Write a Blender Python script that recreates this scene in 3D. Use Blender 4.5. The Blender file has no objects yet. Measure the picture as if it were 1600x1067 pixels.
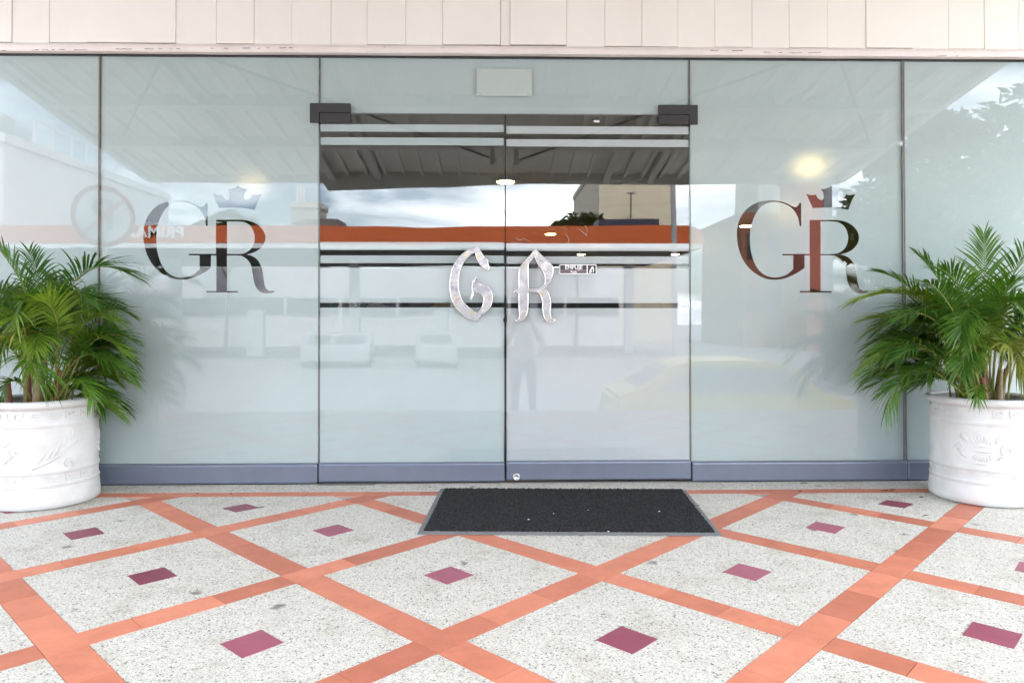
import bpy, bmesh, math, random
import numpy as np
from mathutils import Vector, Matrix

random.seed(7)
sc = bpy.context.scene
COL = sc.collection

# ------------------------------------------------------------------ camera
RW = np.array([[0.9997872877545793, -0.020603441998968124, -0.0009367081389172723],
               [-0.0007056969205550638, 0.011216677689358955, -0.999936842072273],
               [0.02061264748155065, 0.9997248042933656, 0.011199751979089982]])  # rows: right, down, forward
CAM = np.array([0.0, -4.12195, 0.95267])
F, SH = 1130.452, -54.5228           # focal length and vertical shift in pixels of a 1600 px wide frame
cd = bpy.data.cameras.new('camera')
cam = bpy.data.objects.new('camera', cd)
COL.objects.link(cam)
M = Matrix(((RW[0][0], -RW[1][0], -RW[2][0], CAM[0]),
            (RW[0][1], -RW[1][1], -RW[2][1], CAM[1]),
            (RW[0][2], -RW[1][2], -RW[2][2], CAM[2]), (0, 0, 0, 1)))
cam.matrix_world = M
cd.sensor_width = 36.0
cd.lens = 36.0 * F / 1600.0
cd.shift_y = SH / 1600.0
cd.clip_start = 0.05
cd.clip_end = 2000
sc.camera = cam

# ------------------------------------------------------------------ sky and sun
SUN_EL, SUN_AZ = math.radians(62), math.radians(8)
wd = bpy.data.worlds.new('World')
sc.world = wd
wd.use_nodes = True
wn, wl = wd.node_tree.nodes, wd.node_tree.links
wn.clear()
out = wn.new('ShaderNodeOutputWorld')
bg = wn.new('ShaderNodeBackground')
bg.inputs['Strength'].default_value = 0.15
sky = wn.new('ShaderNodeTexSky')
sky.sky_type = 'NISHITA'
sky.sun_disc = False
sky.sun_elevation = SUN_EL
sky.sun_rotation = SUN_AZ
sky.air_density = 1.0
sky.dust_density = 2.0
sky.ozone_density = 1.0
tc = wn.new('ShaderNodeTexCoord')
sep = wn.new('ShaderNodeSeparateXYZ')
wl.new(tc.outputs['Generated'], sep.inputs[0])
zc = wn.new('ShaderNodeMath'); zc.operation = 'MAXIMUM'; zc.inputs[1].default_value = 0.0
wl.new(sep.outputs['Z'], zc.inputs[0])
za = wn.new('ShaderNodeMath'); za.operation = 'ADD'; za.inputs[1].default_value = 0.22
wl.new(zc.outputs[0], za.inputs[0])
dv = wn.new('ShaderNodeVectorMath'); dv.operation = 'DIVIDE'
cz = wn.new('ShaderNodeCombineXYZ')
for i in range(3):
    wl.new(za.outputs[0], cz.inputs[i])
wl.new(tc.outputs['Generated'], dv.inputs[0]); wl.new(cz.outputs[0], dv.inputs[1])
nz = wn.new('ShaderNodeTexNoise')
nz.inputs['Scale'].default_value = 1.15
nz.inputs['Detail'].default_value = 9
nz.inputs['Roughness'].default_value = 0.56
nz.inputs['Distortion'].default_value = 0.35
wl.new(dv.outputs[0], nz.inputs['Vector'])
cr = wn.new('ShaderNodeValToRGB')
cr.color_ramp.elements[0].position = 0.45
cr.color_ramp.elements[1].position = 0.63
wl.new(nz.outputs['Fac'], cr.inputs[0])
nz2 = wn.new('ShaderNodeTexNoise')
nz2.inputs['Scale'].default_value = 2.6
nz2.inputs['Detail'].default_value = 6
wl.new(dv.outputs[0], nz2.inputs['Vector'])
cc = wn.new('ShaderNodeMix'); cc.data_type = 'RGBA'
cc.inputs[6].default_value = (13.0, 13.8, 15.4, 1)
cc.inputs[7].default_value = (18.0, 18.3, 18.9, 1)
wl.new(nz2.outputs['Fac'], cc.inputs[0])
mx = wn.new('ShaderNodeMix'); mx.data_type = 'RGBA'
wl.new(cr.outputs[0], mx.inputs[0])
wl.new(sky.outputs[0], mx.inputs[6]); wl.new(cc.outputs[2], mx.inputs[7])
wl.new(mx.outputs[2], bg.inputs['Color'])
wl.new(bg.outputs[0], out.inputs[0])

sd = bpy.data.lights.new('sun', 'SUN')
sd.energy = 2.2
sd.angle = math.radians(0.5)
sd.color = (1.0, 0.95, 0.88)
sun = bpy.data.objects.new('sun', sd)
COL.objects.link(sun)
sdir = Vector((math.sin(SUN_AZ) * math.cos(SUN_EL), math.cos(SUN_AZ) * math.cos(SUN_EL), math.sin(SUN_EL)))
sun.rotation_euler = sdir.to_track_quat('Z', 'Y').to_euler()
sun.location = (0, 20, 30)

sc.view_settings.view_transform = 'Standard'
sc.view_settings.look = 'None'
sc.view_settings.gamma = 1
sc.view_settings.use_curve_mapping = False
sc.view_settings.exposure = 2.42
try:
    sc.cycles.use_denoising = True
    sc.cycles.denoiser = 'OPENIMAGEDENOISE'
    sc.cycles.max_bounces = 10
    sc.cycles.diffuse_bounces = 5
    sc.cycles.glossy_bounces = 5
    sc.cycles.transmission_bounces = 8
    sc.cycles.transparent_max_bounces = 24
    sc.cycles.sample_clamp_indirect = 8
    sc.cycles.caustics_reflective = False
    sc.cycles.caustics_refractive = False
except Exception:
    pass

# ------------------------------------------------------------------ pixel <-> world helpers
def ray(u, v):
    return RW.T @ np.array([(u - 800) / F, (v - 533.5 - SH) / F, 1.0])

def at_y(u, v, y):
    d = ray(u, v); t = (y - CAM[1]) / d[1]
    return Vector(CAM + d * t)

def at_z(u, v, z=0.0):
    d = ray(u, v); t = (z - CAM[2]) / d[2]
    return Vector(CAM + d * t)

def mir(u, v, y):
    """place in the street (y < 0) whose mirror image in the shopfront is seen at u, v"""
    p = at_y(u, v, -y)
    return Vector((p.x, y, p.z))

# ------------------------------------------------------------------ materials
def mat(name, color=(0.8, 0.8, 0.8), rough=0.5, metal=0.0, spec=0.5, emit=None, estr=0.0):
    m = bpy.data.materials.new(name)
    m.use_nodes = True
    b = m.node_tree.nodes['Principled BSDF']
    b.inputs['Base Color'].default_value = (*color, 1)
    b.inputs['Roughness'].default_value = rough
    b.inputs['Metallic'].default_value = metal
    b.inputs['Specular IOR Level'].default_value = spec
    if emit:
        b.inputs['Emission Color'].default_value = (*emit, 1)
        b.inputs['Emission Strength'].default_value = estr
    return m

def N(m, t, **kw):
    n = m.node_tree.nodes.new(t)
    for k, v in kw.items():
        if k in n.inputs:
            n.inputs[k].default_value = v
        else:
            setattr(n, k, v)
    return n

def L(m, a, b):
    m.node_tree.links.new(a, b)

def pos(m):
    return N(m, 'ShaderNodeNewGeometry').outputs['Position']

def ramp(m, fac, stops):
    r = N(m, 'ShaderNodeValToRGB')
    e = r.color_ramp.elements
    while len(e) < len(stops):
        e.new(0.5)
    for i, (p, c) in enumerate(stops):
        e[i].position = p
        e[i].color = (*c, 1) if len(c) == 3 else c
    L(m, fac, r.inputs[0])
    return r.outputs[0]

def mixc(m, fac, a, b, mode='MIX'):
    n = N(m, 'ShaderNodeMix', data_type='RGBA', blend_type=mode)
    for s, x in ((0, fac), (6, a), (7, b)):
        if isinstance(x, bpy.types.NodeSocket):
            L(m, x, n.inputs[s])
        elif s == 0:
            n.inputs[0].default_value = x
        else:
            n.inputs[s].default_value = (*x, 1)
    return n.outputs[2]

def bump(m, h, strength=0.3, dist=0.01):
    b = N(m, 'ShaderNodeBump', Strength=strength, Distance=dist)
    L(m, h, b.inputs['Height'])
    L(m, b.outputs[0], m.node_tree.nodes['Principled BSDF'].inputs['Normal'])

def noise(m, scale, detail=4, rough=0.55, vec=None):
    n = N(m, 'ShaderNodeTexNoise', Scale=scale, Detail=detail, Roughness=rough)
    L(m, vec or pos(m), n.inputs['Vector'])
    return n.outputs['Fac']

def bc(m):
    return m.node_tree.nodes['Principled BSDF'].inputs['Base Color']

def stained(name, color, rough, dark, scale=3.0, amount=0.35, metal=0.0, bs=0.1, bscale=60, spec=0.5):
    m = mat(name, color, rough, metal, spec)
    f = ramp(m, noise(m, scale, 8, 0.65), [(0.42, (0, 0, 0)), (0.72, (1, 1, 1))])
    mm = N(m, 'ShaderNodeMath', operation='MULTIPLY'); L(m, f, mm.inputs[0]); mm.inputs[1].default_value = amount
    L(m, mixc(m, mm.outputs[0], color, dark), bc(m))
    bump(m, noise(m, bscale, 3), bs, 0.004)
    return m

# washed terrazzo: white chips with scattered grey, dark and warm ones
TERR = mat('washed_terrazzo', (0.6, 0.6, 0.58), 0.62, spec=0.35)
P_ = pos(TERR)
v1 = N(TERR, 'ShaderNodeTexVoronoi', Scale=205.0, Randomness=1.0); L(TERR, P_, v1.inputs['Vector'])
chips = N(TERR, 'ShaderNodeSeparateColor'); L(TERR, v1.outputs['Color'], chips.inputs[0])
c1 = ramp(TERR, chips.outputs[0], [(0.0, (0.13, 0.13, 0.135)), (0.028, (0.20, 0.20, 0.205)), (0.055, (0.42, 0.41, 0.40)),
                                   (0.12, (0.49, 0.46, 0.42)), (0.20, (0.58, 0.558, 0.495)), (0.55, (0.672, 0.650, 0.580)), (1.0, (0.755, 0.730, 0.650))])
edge = N(TERR, 'ShaderNodeTexVoronoi', Scale=205.0, feature='DISTANCE_TO_EDGE'); L(TERR, P_, edge.inputs['Vector'])
ef = ramp(TERR, edge.outputs['Distance'], [(0.0, (0.66, 0.65, 0.63)), (0.16, (1, 1, 1))])
c2 = mixc(TERR, 1.0, c1, ef, 'MULTIPLY')
dirt = ramp(TERR, noise(TERR, 5.5, 9, 0.7), [(0.50, (1, 1, 1)), (0.66, (0.84, 0.82, 0.78)), (0.80, (0.55, 0.53, 0.49))])
c3 = mixc(TERR, 1.0, c2, dirt, 'MULTIPLY')
spots = N(TERR, 'ShaderNodeTexVoronoi', Scale=3.9); 
wob = N(TERR, 'ShaderNodeVectorMath', operation='MULTIPLY_ADD')
wnz = N(TERR, 'ShaderNodeTexNoise', Scale=38.0, Detail=4.0); L(TERR, P_, wnz.inputs['Vector'])
L(TERR, wnz.outputs['Color'], wob.inputs[0]); wob.inputs[1].default_value = (0.05, 0.05, 0.05); L(TERR, P_, wob.inputs[2])
L(TERR, wob.outputs[0], spots.inputs['Vector'])
sf = ramp(TERR, spots.outputs['Distance'], [(0.050, (0.22, 0.21, 0.20)), (0.10, (1, 1, 1))])
L(TERR, mixc(TERR, 0.75, c3, mixc(TERR, 1.0, c3, sf, 'MULTIPLY')), bc(TERR))
bump(TERR, edge.outputs['Distance'], 0.55, 0.006)

def tile_mat(name, c, lo, hi, rough=0.5):
    m = mat(name, c, rough, spec=0.4)
    oi = N(m, 'ShaderNodeObjectInfo')
    base = ramp(m, oi.outputs['Random'], [(0.0, lo), (0.5, c), (1.0, hi)])
    d = ramp(m, noise(m, 9, 8, 0.7), [(0.35, (0.86, 0.84, 0.82)), (0.6, (1.03, 1.03, 1.03))])
    sp = ramp(m, noise(m, 30, 5, 0.7), [(0.66, (1, 1, 1)), (0.76, (0.78, 0.74, 0.72))])
    L(m, mixc(m, 1.0, mixc(m, 1.0, base, d, 'MULTIPLY'), sp, 'MULTIPLY'), bc(m))
    bump(m, noise(m, 120, 4), 0.12, 0.003)
    return m
TERRA = tile_mat('terracotta', (0.54, 0.185, 0.108), (0.44, 0.142, 0.085), (0.62, 0.225, 0.135))
MAROON = tile_mat('maroon_tile', (0.27, 0.058, 0.095), (0.20, 0.042, 0.068), (0.34, 0.095, 0.14), 0.42)
MORTAR = stained('mortar', (0.42, 0.40, 0.37), 0.9, (0.2, 0.19, 0.18), 8)
CREAM = stained('cream_paint', (0.765, 0.72, 0.655), 0.55, (0.60, 0.54, 0.48), 1.6, 0.25, bs=0.05)
LEDGE = stained('ledge_paint', (0.74, 0.665, 0.625), 0.5, (0.50, 0.44, 0.40), 5, 0.35)
DARKGAP = mat('dark_gap', (0.02, 0.02, 0.02), 0.8)
RAIL = stained('painted_aluminium', (0.155, 0.178, 0.230), 0.36, (0.11, 0.12, 0.14), 7, 0.3, metal=0.35, bs=0.02)
SEAL = stained('silicone_seal', (0.06, 0.055, 0.045), 0.6, (0.25, 0.22, 0.16), 14, 0.8)
GREYCH = stained('grey_channel', (0.22, 0.22, 0.21), 0.45, (0.1, 0.1, 0.1), 9, 0.5, metal=0.4)
HINGE = mat('graphite_metal', (0.022, 0.022, 0.023), 0.45, 0.0)
STEEL = mat('stainless', (0.6, 0.6, 0.6), 0.3, 1.0)
WHITEPAINT = stained('white_paint', (0.60, 0.60, 0.585), 0.5, (0.34, 0.32, 0.28), 9, 0.34, bs=0.12, bscale=45)
SOIL = stained('soil', (0.03, 0.02, 0.015), 0.95, (0.07, 0.05, 0.03), 40, 0.8, bs=0.9, bscale=90)
RUBBER = stained('grey_rubber', (0.16, 0.165, 0.165), 0.6, (0.09, 0.09, 0.09), 12, 0.5)
BLACKPILE = stained('black_pile', (0.010, 0.010, 0.011), 0.85, (0.075, 0.075, 0.075), 120, 0.6, spec=0.3)

# glass: thin float glass, part see-through, part mirror (Schlick curve from the facing angle)
GLASS = bpy.data.materials.new('float_glass'); GLASS.use_nodes = True
GLASS.node_tree.nodes.clear()
F0 = 0.058
go = N(GLASS, 'ShaderNodeOutputMaterial')
gm = N(GLASS, 'ShaderNodeMixShader')
gt = N(GLASS, 'ShaderNodeBsdfTransparent'); gt.inputs[0].default_value = (0.955, 0.985, 0.97, 1)
gg = N(GLASS, 'ShaderNodeBsdfGlossy', Roughness=0.0)
gg.inputs['Color'].default_value = (1, 1, 1, 1)
wv = N(GLASS, 'ShaderNodeTexNoise', Scale=1.6, Detail=1.0); L(GLASS, pos(GLASS), wv.inputs['Vector'])      # roller wave of toughened glass
wb = N(GLASS, 'ShaderNodeBump', Strength=1.0, Distance=0.0008); L(GLASS, wv.outputs['Fac'], wb.inputs['Height']); L(GLASS, wb.outputs[0], gg.inputs['Normal'])
geo = N(GLASS, 'ShaderNodeNewGeometry')
dt = N(GLASS, 'ShaderNodeVectorMath', operation='DOT_PRODUCT'); L(GLASS, geo.outputs['Normal'], dt.inputs[0]); L(GLASS, geo.outputs['Incoming'], dt.inputs[1])
ab = N(GLASS, 'ShaderNodeMath', operation='ABSOLUTE'); L(GLASS, dt.outputs['Value'], ab.inputs[0])
om = N(GLASS, 'ShaderNodeMath', operation='SUBTRACT'); om.inputs[0].default_value = 1.0; L(GLASS, ab.outputs[0], om.inputs[1])
pw = N(GLASS, 'ShaderNodeMath', operation='POWER'); L(GLASS, om.outputs[0], pw.inputs[0]); pw.inputs[1].default_value = 5
ml = N(GLASS, 'ShaderNodeMath', operation='MULTIPLY_ADD'); L(GLASS, pw.outputs[0], ml.inputs[0]); ml.inputs[1].default_value = 1 - F0; ml.inputs[2].default_value = F0
L(GLASS, ml.outputs[0], gm.inputs[0]); L(GLASS, gt.outputs[0], gm.inputs[1]); L(GLASS, gg.outputs[0], gm.inputs[2]); L(GLASS, gm.outputs[0], go.inputs[0])

def film_mat(name, col, thru=0.16):
    m = bpy.data.materials.new(name); m.use_nodes = True
    m.node_tree.nodes.clear()
    o = N(m, 'ShaderNodeOutputMaterial')
    d = N(m, 'ShaderNodeBsdfDiffuse')
    s = ramp(m, noise(m, 2.2, 9, 0.7), [(0.25, tuple(c * 0.93 for c in col)), (0.55, col), (0.8, tuple(min(1, c * 1.04) for c in col))])
    L(m, s, d.inputs['Color'])
    r = N(m, 'ShaderNodeBsdfRefraction', Roughness=0.34, IOR=1.22)
    r.inputs['Color'].default_value = (0.9, 0.95, 0.93, 1)
    t = N(m, 'ShaderNodeBsdfTranslucent'); t.inputs['Color'].default_value = (0.8, 0.85, 0.83, 1)
    a = N(m, 'ShaderNodeMixShader'); a.inputs[0].default_value = 0.4
    L(m, r.outputs[0], a.inputs[1]); L(m, t.outputs[0], a.inputs[2])
    x = N(m, 'ShaderNodeMixShader'); x.inputs[0].default_value = thru
    L(m, d.outputs[0], x.inputs[1]); L(m, a.outputs[0], x.inputs[2]); L(m, x.outputs[0], o.inputs[0])
    return m
FILM = film_mat('frosted_film', (0.475, 0.535, 0.543))
FILMR = film_mat('frosted_film_new', (0.530, 0.545, 0.562))

# ------------------------------------------------------------------ mesh helpers
def obj(name, bm, m=None, parent=None, smooth=False, label=None):
    me = bpy.data.meshes.new(name)
    if isinstance(bm, bmesh.types.BMesh):
        bm.normal_update()
        bm.to_mesh(me); bm.free()
    else:
        me.from_pydata(*bm)
        me.update()
    if smooth:
        for p in me.polygons:
            p.use_smooth = True
    if m:
        me.materials.append(m)
    o = bpy.data.objects.new(name, me)
    COL.objects.link(o)
    if parent:
        o.parent = parent
        o.matrix_parent_inverse = Matrix.Identity(4)
        o.location = -parent_loc(parent)
    if label:
        o['label'] = label
    return o

def parent_loc(p):
    v = Vector((0, 0, 0))
    while p is not None:
        v += p.location
        p = p.parent
    return v

def tag(o, label=None, cat=None, group=None, kind=None):
    if label: o['label'] = label
    if cat: o['category'] = cat
    if group: o['group'] = group
    if kind: o['kind'] = kind
    return o

def thing(name, label, cat, loc=(0, 0, 0), group=None):
    o = bpy.data.objects.new(name, None)
    o.empty_display_size = 0.1
    COL.objects.link(o)
    o.location = loc
    return tag(o, label, cat, group)

def box(bm, x0, x1, y0, y1, z0, z1, bev=0.0, seg=2):
    vs = [bm.verts.new(p) for p in ((x0, y0, z0), (x1, y0, z0), (x1, y1, z0), (x0, y1, z0), (x0, y0, z1), (x1, y0, z1), (x1, y1, z1), (x0, y1, z1))]
    fs = [bm.faces.new([vs[i] for i in f]) for f in ((3, 2, 1, 0), (4, 5, 6, 7), (0, 1, 5, 4), (1, 2, 6, 5), (2, 3, 7, 6), (3, 0, 4, 7))]
    if bev:
        es = list({e for f in fs for e in f.edges})
        bmesh.ops.bevel(bm, geom=es, offset=bev, segments=seg, affect='EDGES', profile=0.5)
    return vs

def boxo(name, x0, x1, y0, y1, z0, z1, m, parent=None, bev=0.0, seg=2, label=None):
    bm = bmesh.new(); box(bm, x0, x1, y0, y1, z0, z1, bev, seg)
    return obj(name, bm, m, parent, label=label)

def tube(bm, pts, rad, n=8, cap=True):
    rings = []
    pts = [Vector(p) for p in pts]
    prev = None
    for i, p in enumerate(pts):
        t = (pts[min(i + 1, len(pts) - 1)] - pts[max(i - 1, 0)]).normalized()
        a = prev if prev is not None else Vector((0, 0, 1)) if abs(t.z) < 0.9 else Vector((1, 0, 0))
        a = (a - t * a.dot(t)).normalized()
        b = t.cross(a)
        prev = a
        r = rad[i] if hasattr(rad, '__len__') else rad
        rings.append([bm.verts.new(p + (a * math.cos(2 * math.pi * k / n) + b * math.sin(2 * math.pi * k / n)) * r) for k in range(n)])
    for i in range(len(rings) - 1):
        for k in range(n):
            bm.faces.new((rings[i][k], rings[i][(k + 1) % n], rings[i + 1][(k + 1) % n], rings[i + 1][k]))
    if cap:
        bm.faces.new(rings[0][::-1]); bm.faces.new(rings[-1])

def lathe(bm, prof, n=48, c=(0, 0)):
    rings = [[bm.verts.new((c[0] + r * math.cos(2 * math.pi * k / n), c[1] + r * math.sin(2 * math.pi * k / n), z)) for k in range(n)] for r, z in prof]
    for i in range(len(rings) - 1):
        for k in range(n):
            bm.faces.new((rings[i][k], rings[i][(k + 1) % n], rings[i + 1][(k + 1) % n], rings[i + 1][k]))
    return rings

def prism(bm, poly, y0, y1):
    """polygon of (x, z) points pushed from y0 to y1"""
    a = [bm.verts.new((x, y0, z)) for x, z in poly]
    b = [bm.verts.new((x, y1, z)) for x, z in poly]
    bm.faces.new(a); bm.faces.new(b[::-1])
    for i in range(len(a)):
        j = (i + 1) % len(a)
        bm.faces.new((a[j], a[i], b[i], b[j]))

def slab(bm, poly, z0, z1):
    a = [bm.verts.new((x, y, z0)) for x, y in poly]
    b = [bm.verts.new((x, y, z1)) for x, y in poly]
    bm.faces.new(a[::-1]); bm.faces.new(b)
    for i in range(len(a)):
        j = (i + 1) % len(a)
        bm.faces.new((a[i], a[j], b[j], b[i]))

def smooth_path(pts, corner=42, n=5):
    """closed outline: round the gentle turns, keep the sharp ones"""
    P = [Vector((p[0], p[1])) for p in pts]
    m = len(P)
    sharp = []
    for i in range(m):
        a, b = P[i] - P[i - 1], P[(i + 1) % m] - P[i]
        sharp.append(a.length < 1e-6 or b.length < 1e-6 or math.degrees(a.angle(b)) > corner)
    res = []
    for i in range(m):
        p1, p2 = P[i], P[(i + 1) % m]
        p0 = P[i - 1] if not sharp[i] else p1 + (p1 - p2) * 0.0
        p3 = P[(i + 2) % m] if not sharp[(i + 1) % m] else p2
        res.append(p1)
        if sharp[i] and sharp[(i + 1) % m]:
            continue
        for k in range(1, n):
            t = k / n
            t1 = (p2 - p0) * 0.5 if not sharp[i] else (p2 - p1) * 1.0
            t2 = (p3 - p1) * 0.5 if not sharp[(i + 1) % m] else (p2 - p1) * 1.0
            h = t * t * (3 - 2 * t)
            res.append(p1 * (1 - h) + p2 * h + t1 * (t ** 3 - 2 * t * t + t) + t2 * (t ** 3 - t * t))
    return [(p.x, p.y) for p in res]

def fill_mesh(name, loops, y, m, parent=None, extrude=0.0, bevel=0.0, label=None):
    """flat shape in the x-z plane from outlines of (x, z); inner loops are holes"""
    cu = bpy.data.curves.new('outline', 'CURVE')
    cu.dimensions = '2D'; cu.fill_mode = 'BOTH'
    cu.extrude = extrude; cu.bevel_depth = bevel; cu.bevel_resolution = 1
    for lp in loops:
        s = cu.splines.new('POLY'); s.points.add(len(lp) - 1); s.use_cyclic_u = True
        for q, (x, z) in zip(s.points, lp):
            q.co = (x, z, 0, 1)
    tmp = bpy.data.objects.new('outline', cu); COL.objects.link(tmp)
    dg = bpy.context.evaluated_depsgraph_get()
    me = bpy.data.meshes.new_from_object(tmp.evaluated_get(dg))
    bpy.data.objects.remove(tmp); bpy.data.curves.remove(cu)
    me.transform(Matrix(((1, 0, 0, 0), (0, 0, -1, y), (0, 1, 0, 0), (0, 0, 0, 1))))
    me.name = name
    me.materials.clear(); me.materials.append(m)
    o = bpy.data.objects.new(name, me); COL.objects.link(o)
    if parent:
        o.parent = parent
        o.location = -parent_loc(parent)
    if label: o['label'] = label
    return o

def text_mesh(name, body, size, m, parent, mw, bold=0.0, extrude=0.0005, spacing=1.0, align='CENTER'):
    cu = bpy.data.curves.new('lettering', 'FONT')
    cu.body = body; cu.size = size; cu.align_x = align; cu.align_y = 'CENTER'
    cu.extrude = extrude; cu.offset = bold; cu.space_character = spacing
    tmp = bpy.data.objects.new('lettering', cu); COL.objects.link(tmp)
    dg = bpy.context.evaluated_depsgraph_get()
    me = bpy.data.meshes.new_from_object(tmp.evaluated_get(dg))
    bpy.data.objects.remove(tmp); bpy.data.curves.remove(cu)
    me.transform(mw)
    me.name = name
    me.materials.clear(); me.materials.append(m)
    o = bpy.data.objects.new(name, me); COL.objects.link(o)
    if parent:
        o.parent = parent; o.location = -parent_loc(parent)
    return o

FACE = lambda x, y, z: Matrix(((1, 0, 0, x), (0, 0, -1, y), (0, 1, 0, z), (0, 0, 0, 1)))   # lettering that faces the street
BACK = lambda x, y, z: Matrix(((-1, 0, 0, x), (0, 0, 1, y), (0, 1, 0, z), (0, 0, 0, 1)))   # lettering that faces the shop
FROMPX = lambda pts, off, s: [(lambda p: (p.x, p.z))(at_y(off[0] + a / s, off[1] + b / s, 0.0)) for a, b in pts]

def circ(cx, cz, r, n=24):
    return [(cx + r * math.cos(2 * math.pi * k / n), cz + r * math.sin(2 * math.pi * k / n)) for k in range(n)]

# ================================================================== GROUND
road = boxo('road', -120, 120, -160, -6.2, -1.6, -1.25, stained('asphalt', (0.24, 0.24, 0.245), 0.8, (0.16, 0.11, 0.11), 0.6, 0.5))
tag(road, kind='structure')
sw = bmesh.new(); box(sw, -60, 60, -6.2, -3.42, -1.5, -0.55, 0.02); box(sw, -7, 7, -3.42, -3.1, -1.0, -0.28, 0.015)
tag(obj('sidewalk', sw, stained('concrete', (0.50, 0.49, 0.47), 0.85, (0.25, 0.24, 0.23), 2, 0.5)), kind='structure')

pave = boxo('pavement', -7, 7, -3.1, 0.03, -0.9, -0.004, MORTAR)
tag(pave, kind='structure')
GX, GY, GA = -1.2575, -0.906, 0.5445
HW = 0.0545                       # half the width of a terracotta band
YB0, YB1 = -0.286, -0.200         # the band along the shopfront

def clip(poly, fn):
    outp = []
    for i in range(len(poly)):
        a, b = poly[i], poly[(i + 1) % len(poly)]
        fa, fb = fn(a), fn(b)
        if fa >= 0: outp.append(a)
        if (fa >= 0) != (fb >= 0):
            t = fa / (fa - fb)
            outp.append((a[0] + (b[0] - a[0]) * t, a[1] + (b[1] - a[1]) * t))
    return outp

def area(p):
    return abs(sum(p[i][0] * p[(i + 1) % len(p)][1] - p[(i + 1) % len(p)][0] * p[i][1] for i in range(len(p)))) / 2

def in_view(x, y):
    return -2.75 < x < 2.75 and y > -2.45

rest_t = bmesh.new(); rest_b = bmesh.new()
J = 0.0015
hd = GA - HW * math.sqrt(2) - J
for i in range(-12, 17):
    for j in range(-5, 3):
        if (i + j) % 2 == 0: continue
        cx, cy = GX + GA * i, GY + GA * j
        poly = [(cx + hd, cy), (cx, cy + hd), (cx - hd, cy), (cx, cy - hd)]
        poly = clip(poly, lambda p: YB0 - J - p[1])
        poly = clip(poly, lambda p: p[1] + 3.09) if poly else poly
        if len(poly) < 3 or area(poly) < 0.002 or abs(cx) > 6.4: continue
        if in_view(cx, cy) or in_view(cx, cy + hd):
            bm = bmesh.new(); slab(bm, poly, -0.02, 0.0005)
            obj('terrazzo_panel', bm, TERR, pave)
        else:
            slab(rest_t, poly, -0.02, 0.0005)
# strip of terrazzo between the band and the glass
for k in range(-6, 6):
    bm = bmesh.new(); box(bm, k * 1.0 + 0.0008, k * 1.0 + 0.9992, YB1 + J, -0.0205, -0.02, 0.0003)
    if -4 < k < 3:
        obj('terrazzo_panel', bm, TERR, pave)
    else:
        bm.free(); box(rest_t, k * 1.0 + 0.0008, k * 1.0 + 0.9992, YB1 + J, -0.0205, -0.02, 0.0003)
o = obj('terrazzo_surround', rest_t, TERR, pave); o['kind'] = 'stuff'

# maroon accent squares
acc = bmesh.new(); s_ = 0.064
slab(acc, [(s_, -s_), (s_, s_), (-s_, s_), (-s_, -s_)], -0.004, 0.0022)
bmesh.ops.rotate(acc, verts=acc.verts, matrix=Matrix.Rotation(math.pi / 4, 3, 'Z'))
proto_acc = None
for i in range(-4, 9):
    for j in range(-3, 2):
        if (i + j) % 2 == 0: continue
        cx, cy = GX + GA * i, GY + GA * j
        if j == 1: cy -= 0.155
        if j > 1 or not (in_view(cx, cy)): continue
        if proto_acc is None:
            o = obj('accent_tile', acc, MAROON, pave); proto_acc = o
        else:
            o = proto_acc.copy(); COL.objects.link(o)
        o.location = (cx + random.uniform(-.012, .012), cy + random.uniform(-.012, .012), 0)
        o.rotation_euler.z = random.uniform(-0.03, 0.03)
        if j == 1: o.scale.y = 0.86

# terracotta band tiles
tm = {}
def band_tile(cx, cy, ln, ang, seen):
    key = round(ln, 3)
    if key not in tm:
        bm = bmesh.new(); box(bm, -ln / 2 + J * .7, ln / 2 - J * .7, -HW + J * .5, HW - J * .5, -0.018, 0.0)
        me = bpy.data.meshes.new('terracotta_tile'); bm.to_mesh(me); bm.free(); me.materials.append(TERRA); tm[key] = me
    o = bpy.data.objects.new('terracotta_tile', tm[key]); COL.objects.link(o); o.parent = pave
    o.location = (cx, cy, 0.0008 + random.uniform(-0.0007, 0.0009))
    o.rotation_euler = (random.uniform(-.002, .002), random.uniform(-.002, .002), ang + random.uniform(-0.004, 0.004))

def rest_tile(cx, cy, ln, ang):
    c, s = math.cos(ang), math.sin(ang)
    slab(rest_b, [(cx + c * a - s * b, cy + s * a + c * b) for a, b in ((-ln / 2, -HW + J), (ln / 2 - 2 * J, -HW + J), (ln / 2 - 2 * J, HW - J), (-ln / 2, HW - J))], -0.018, 0.0007)

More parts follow.
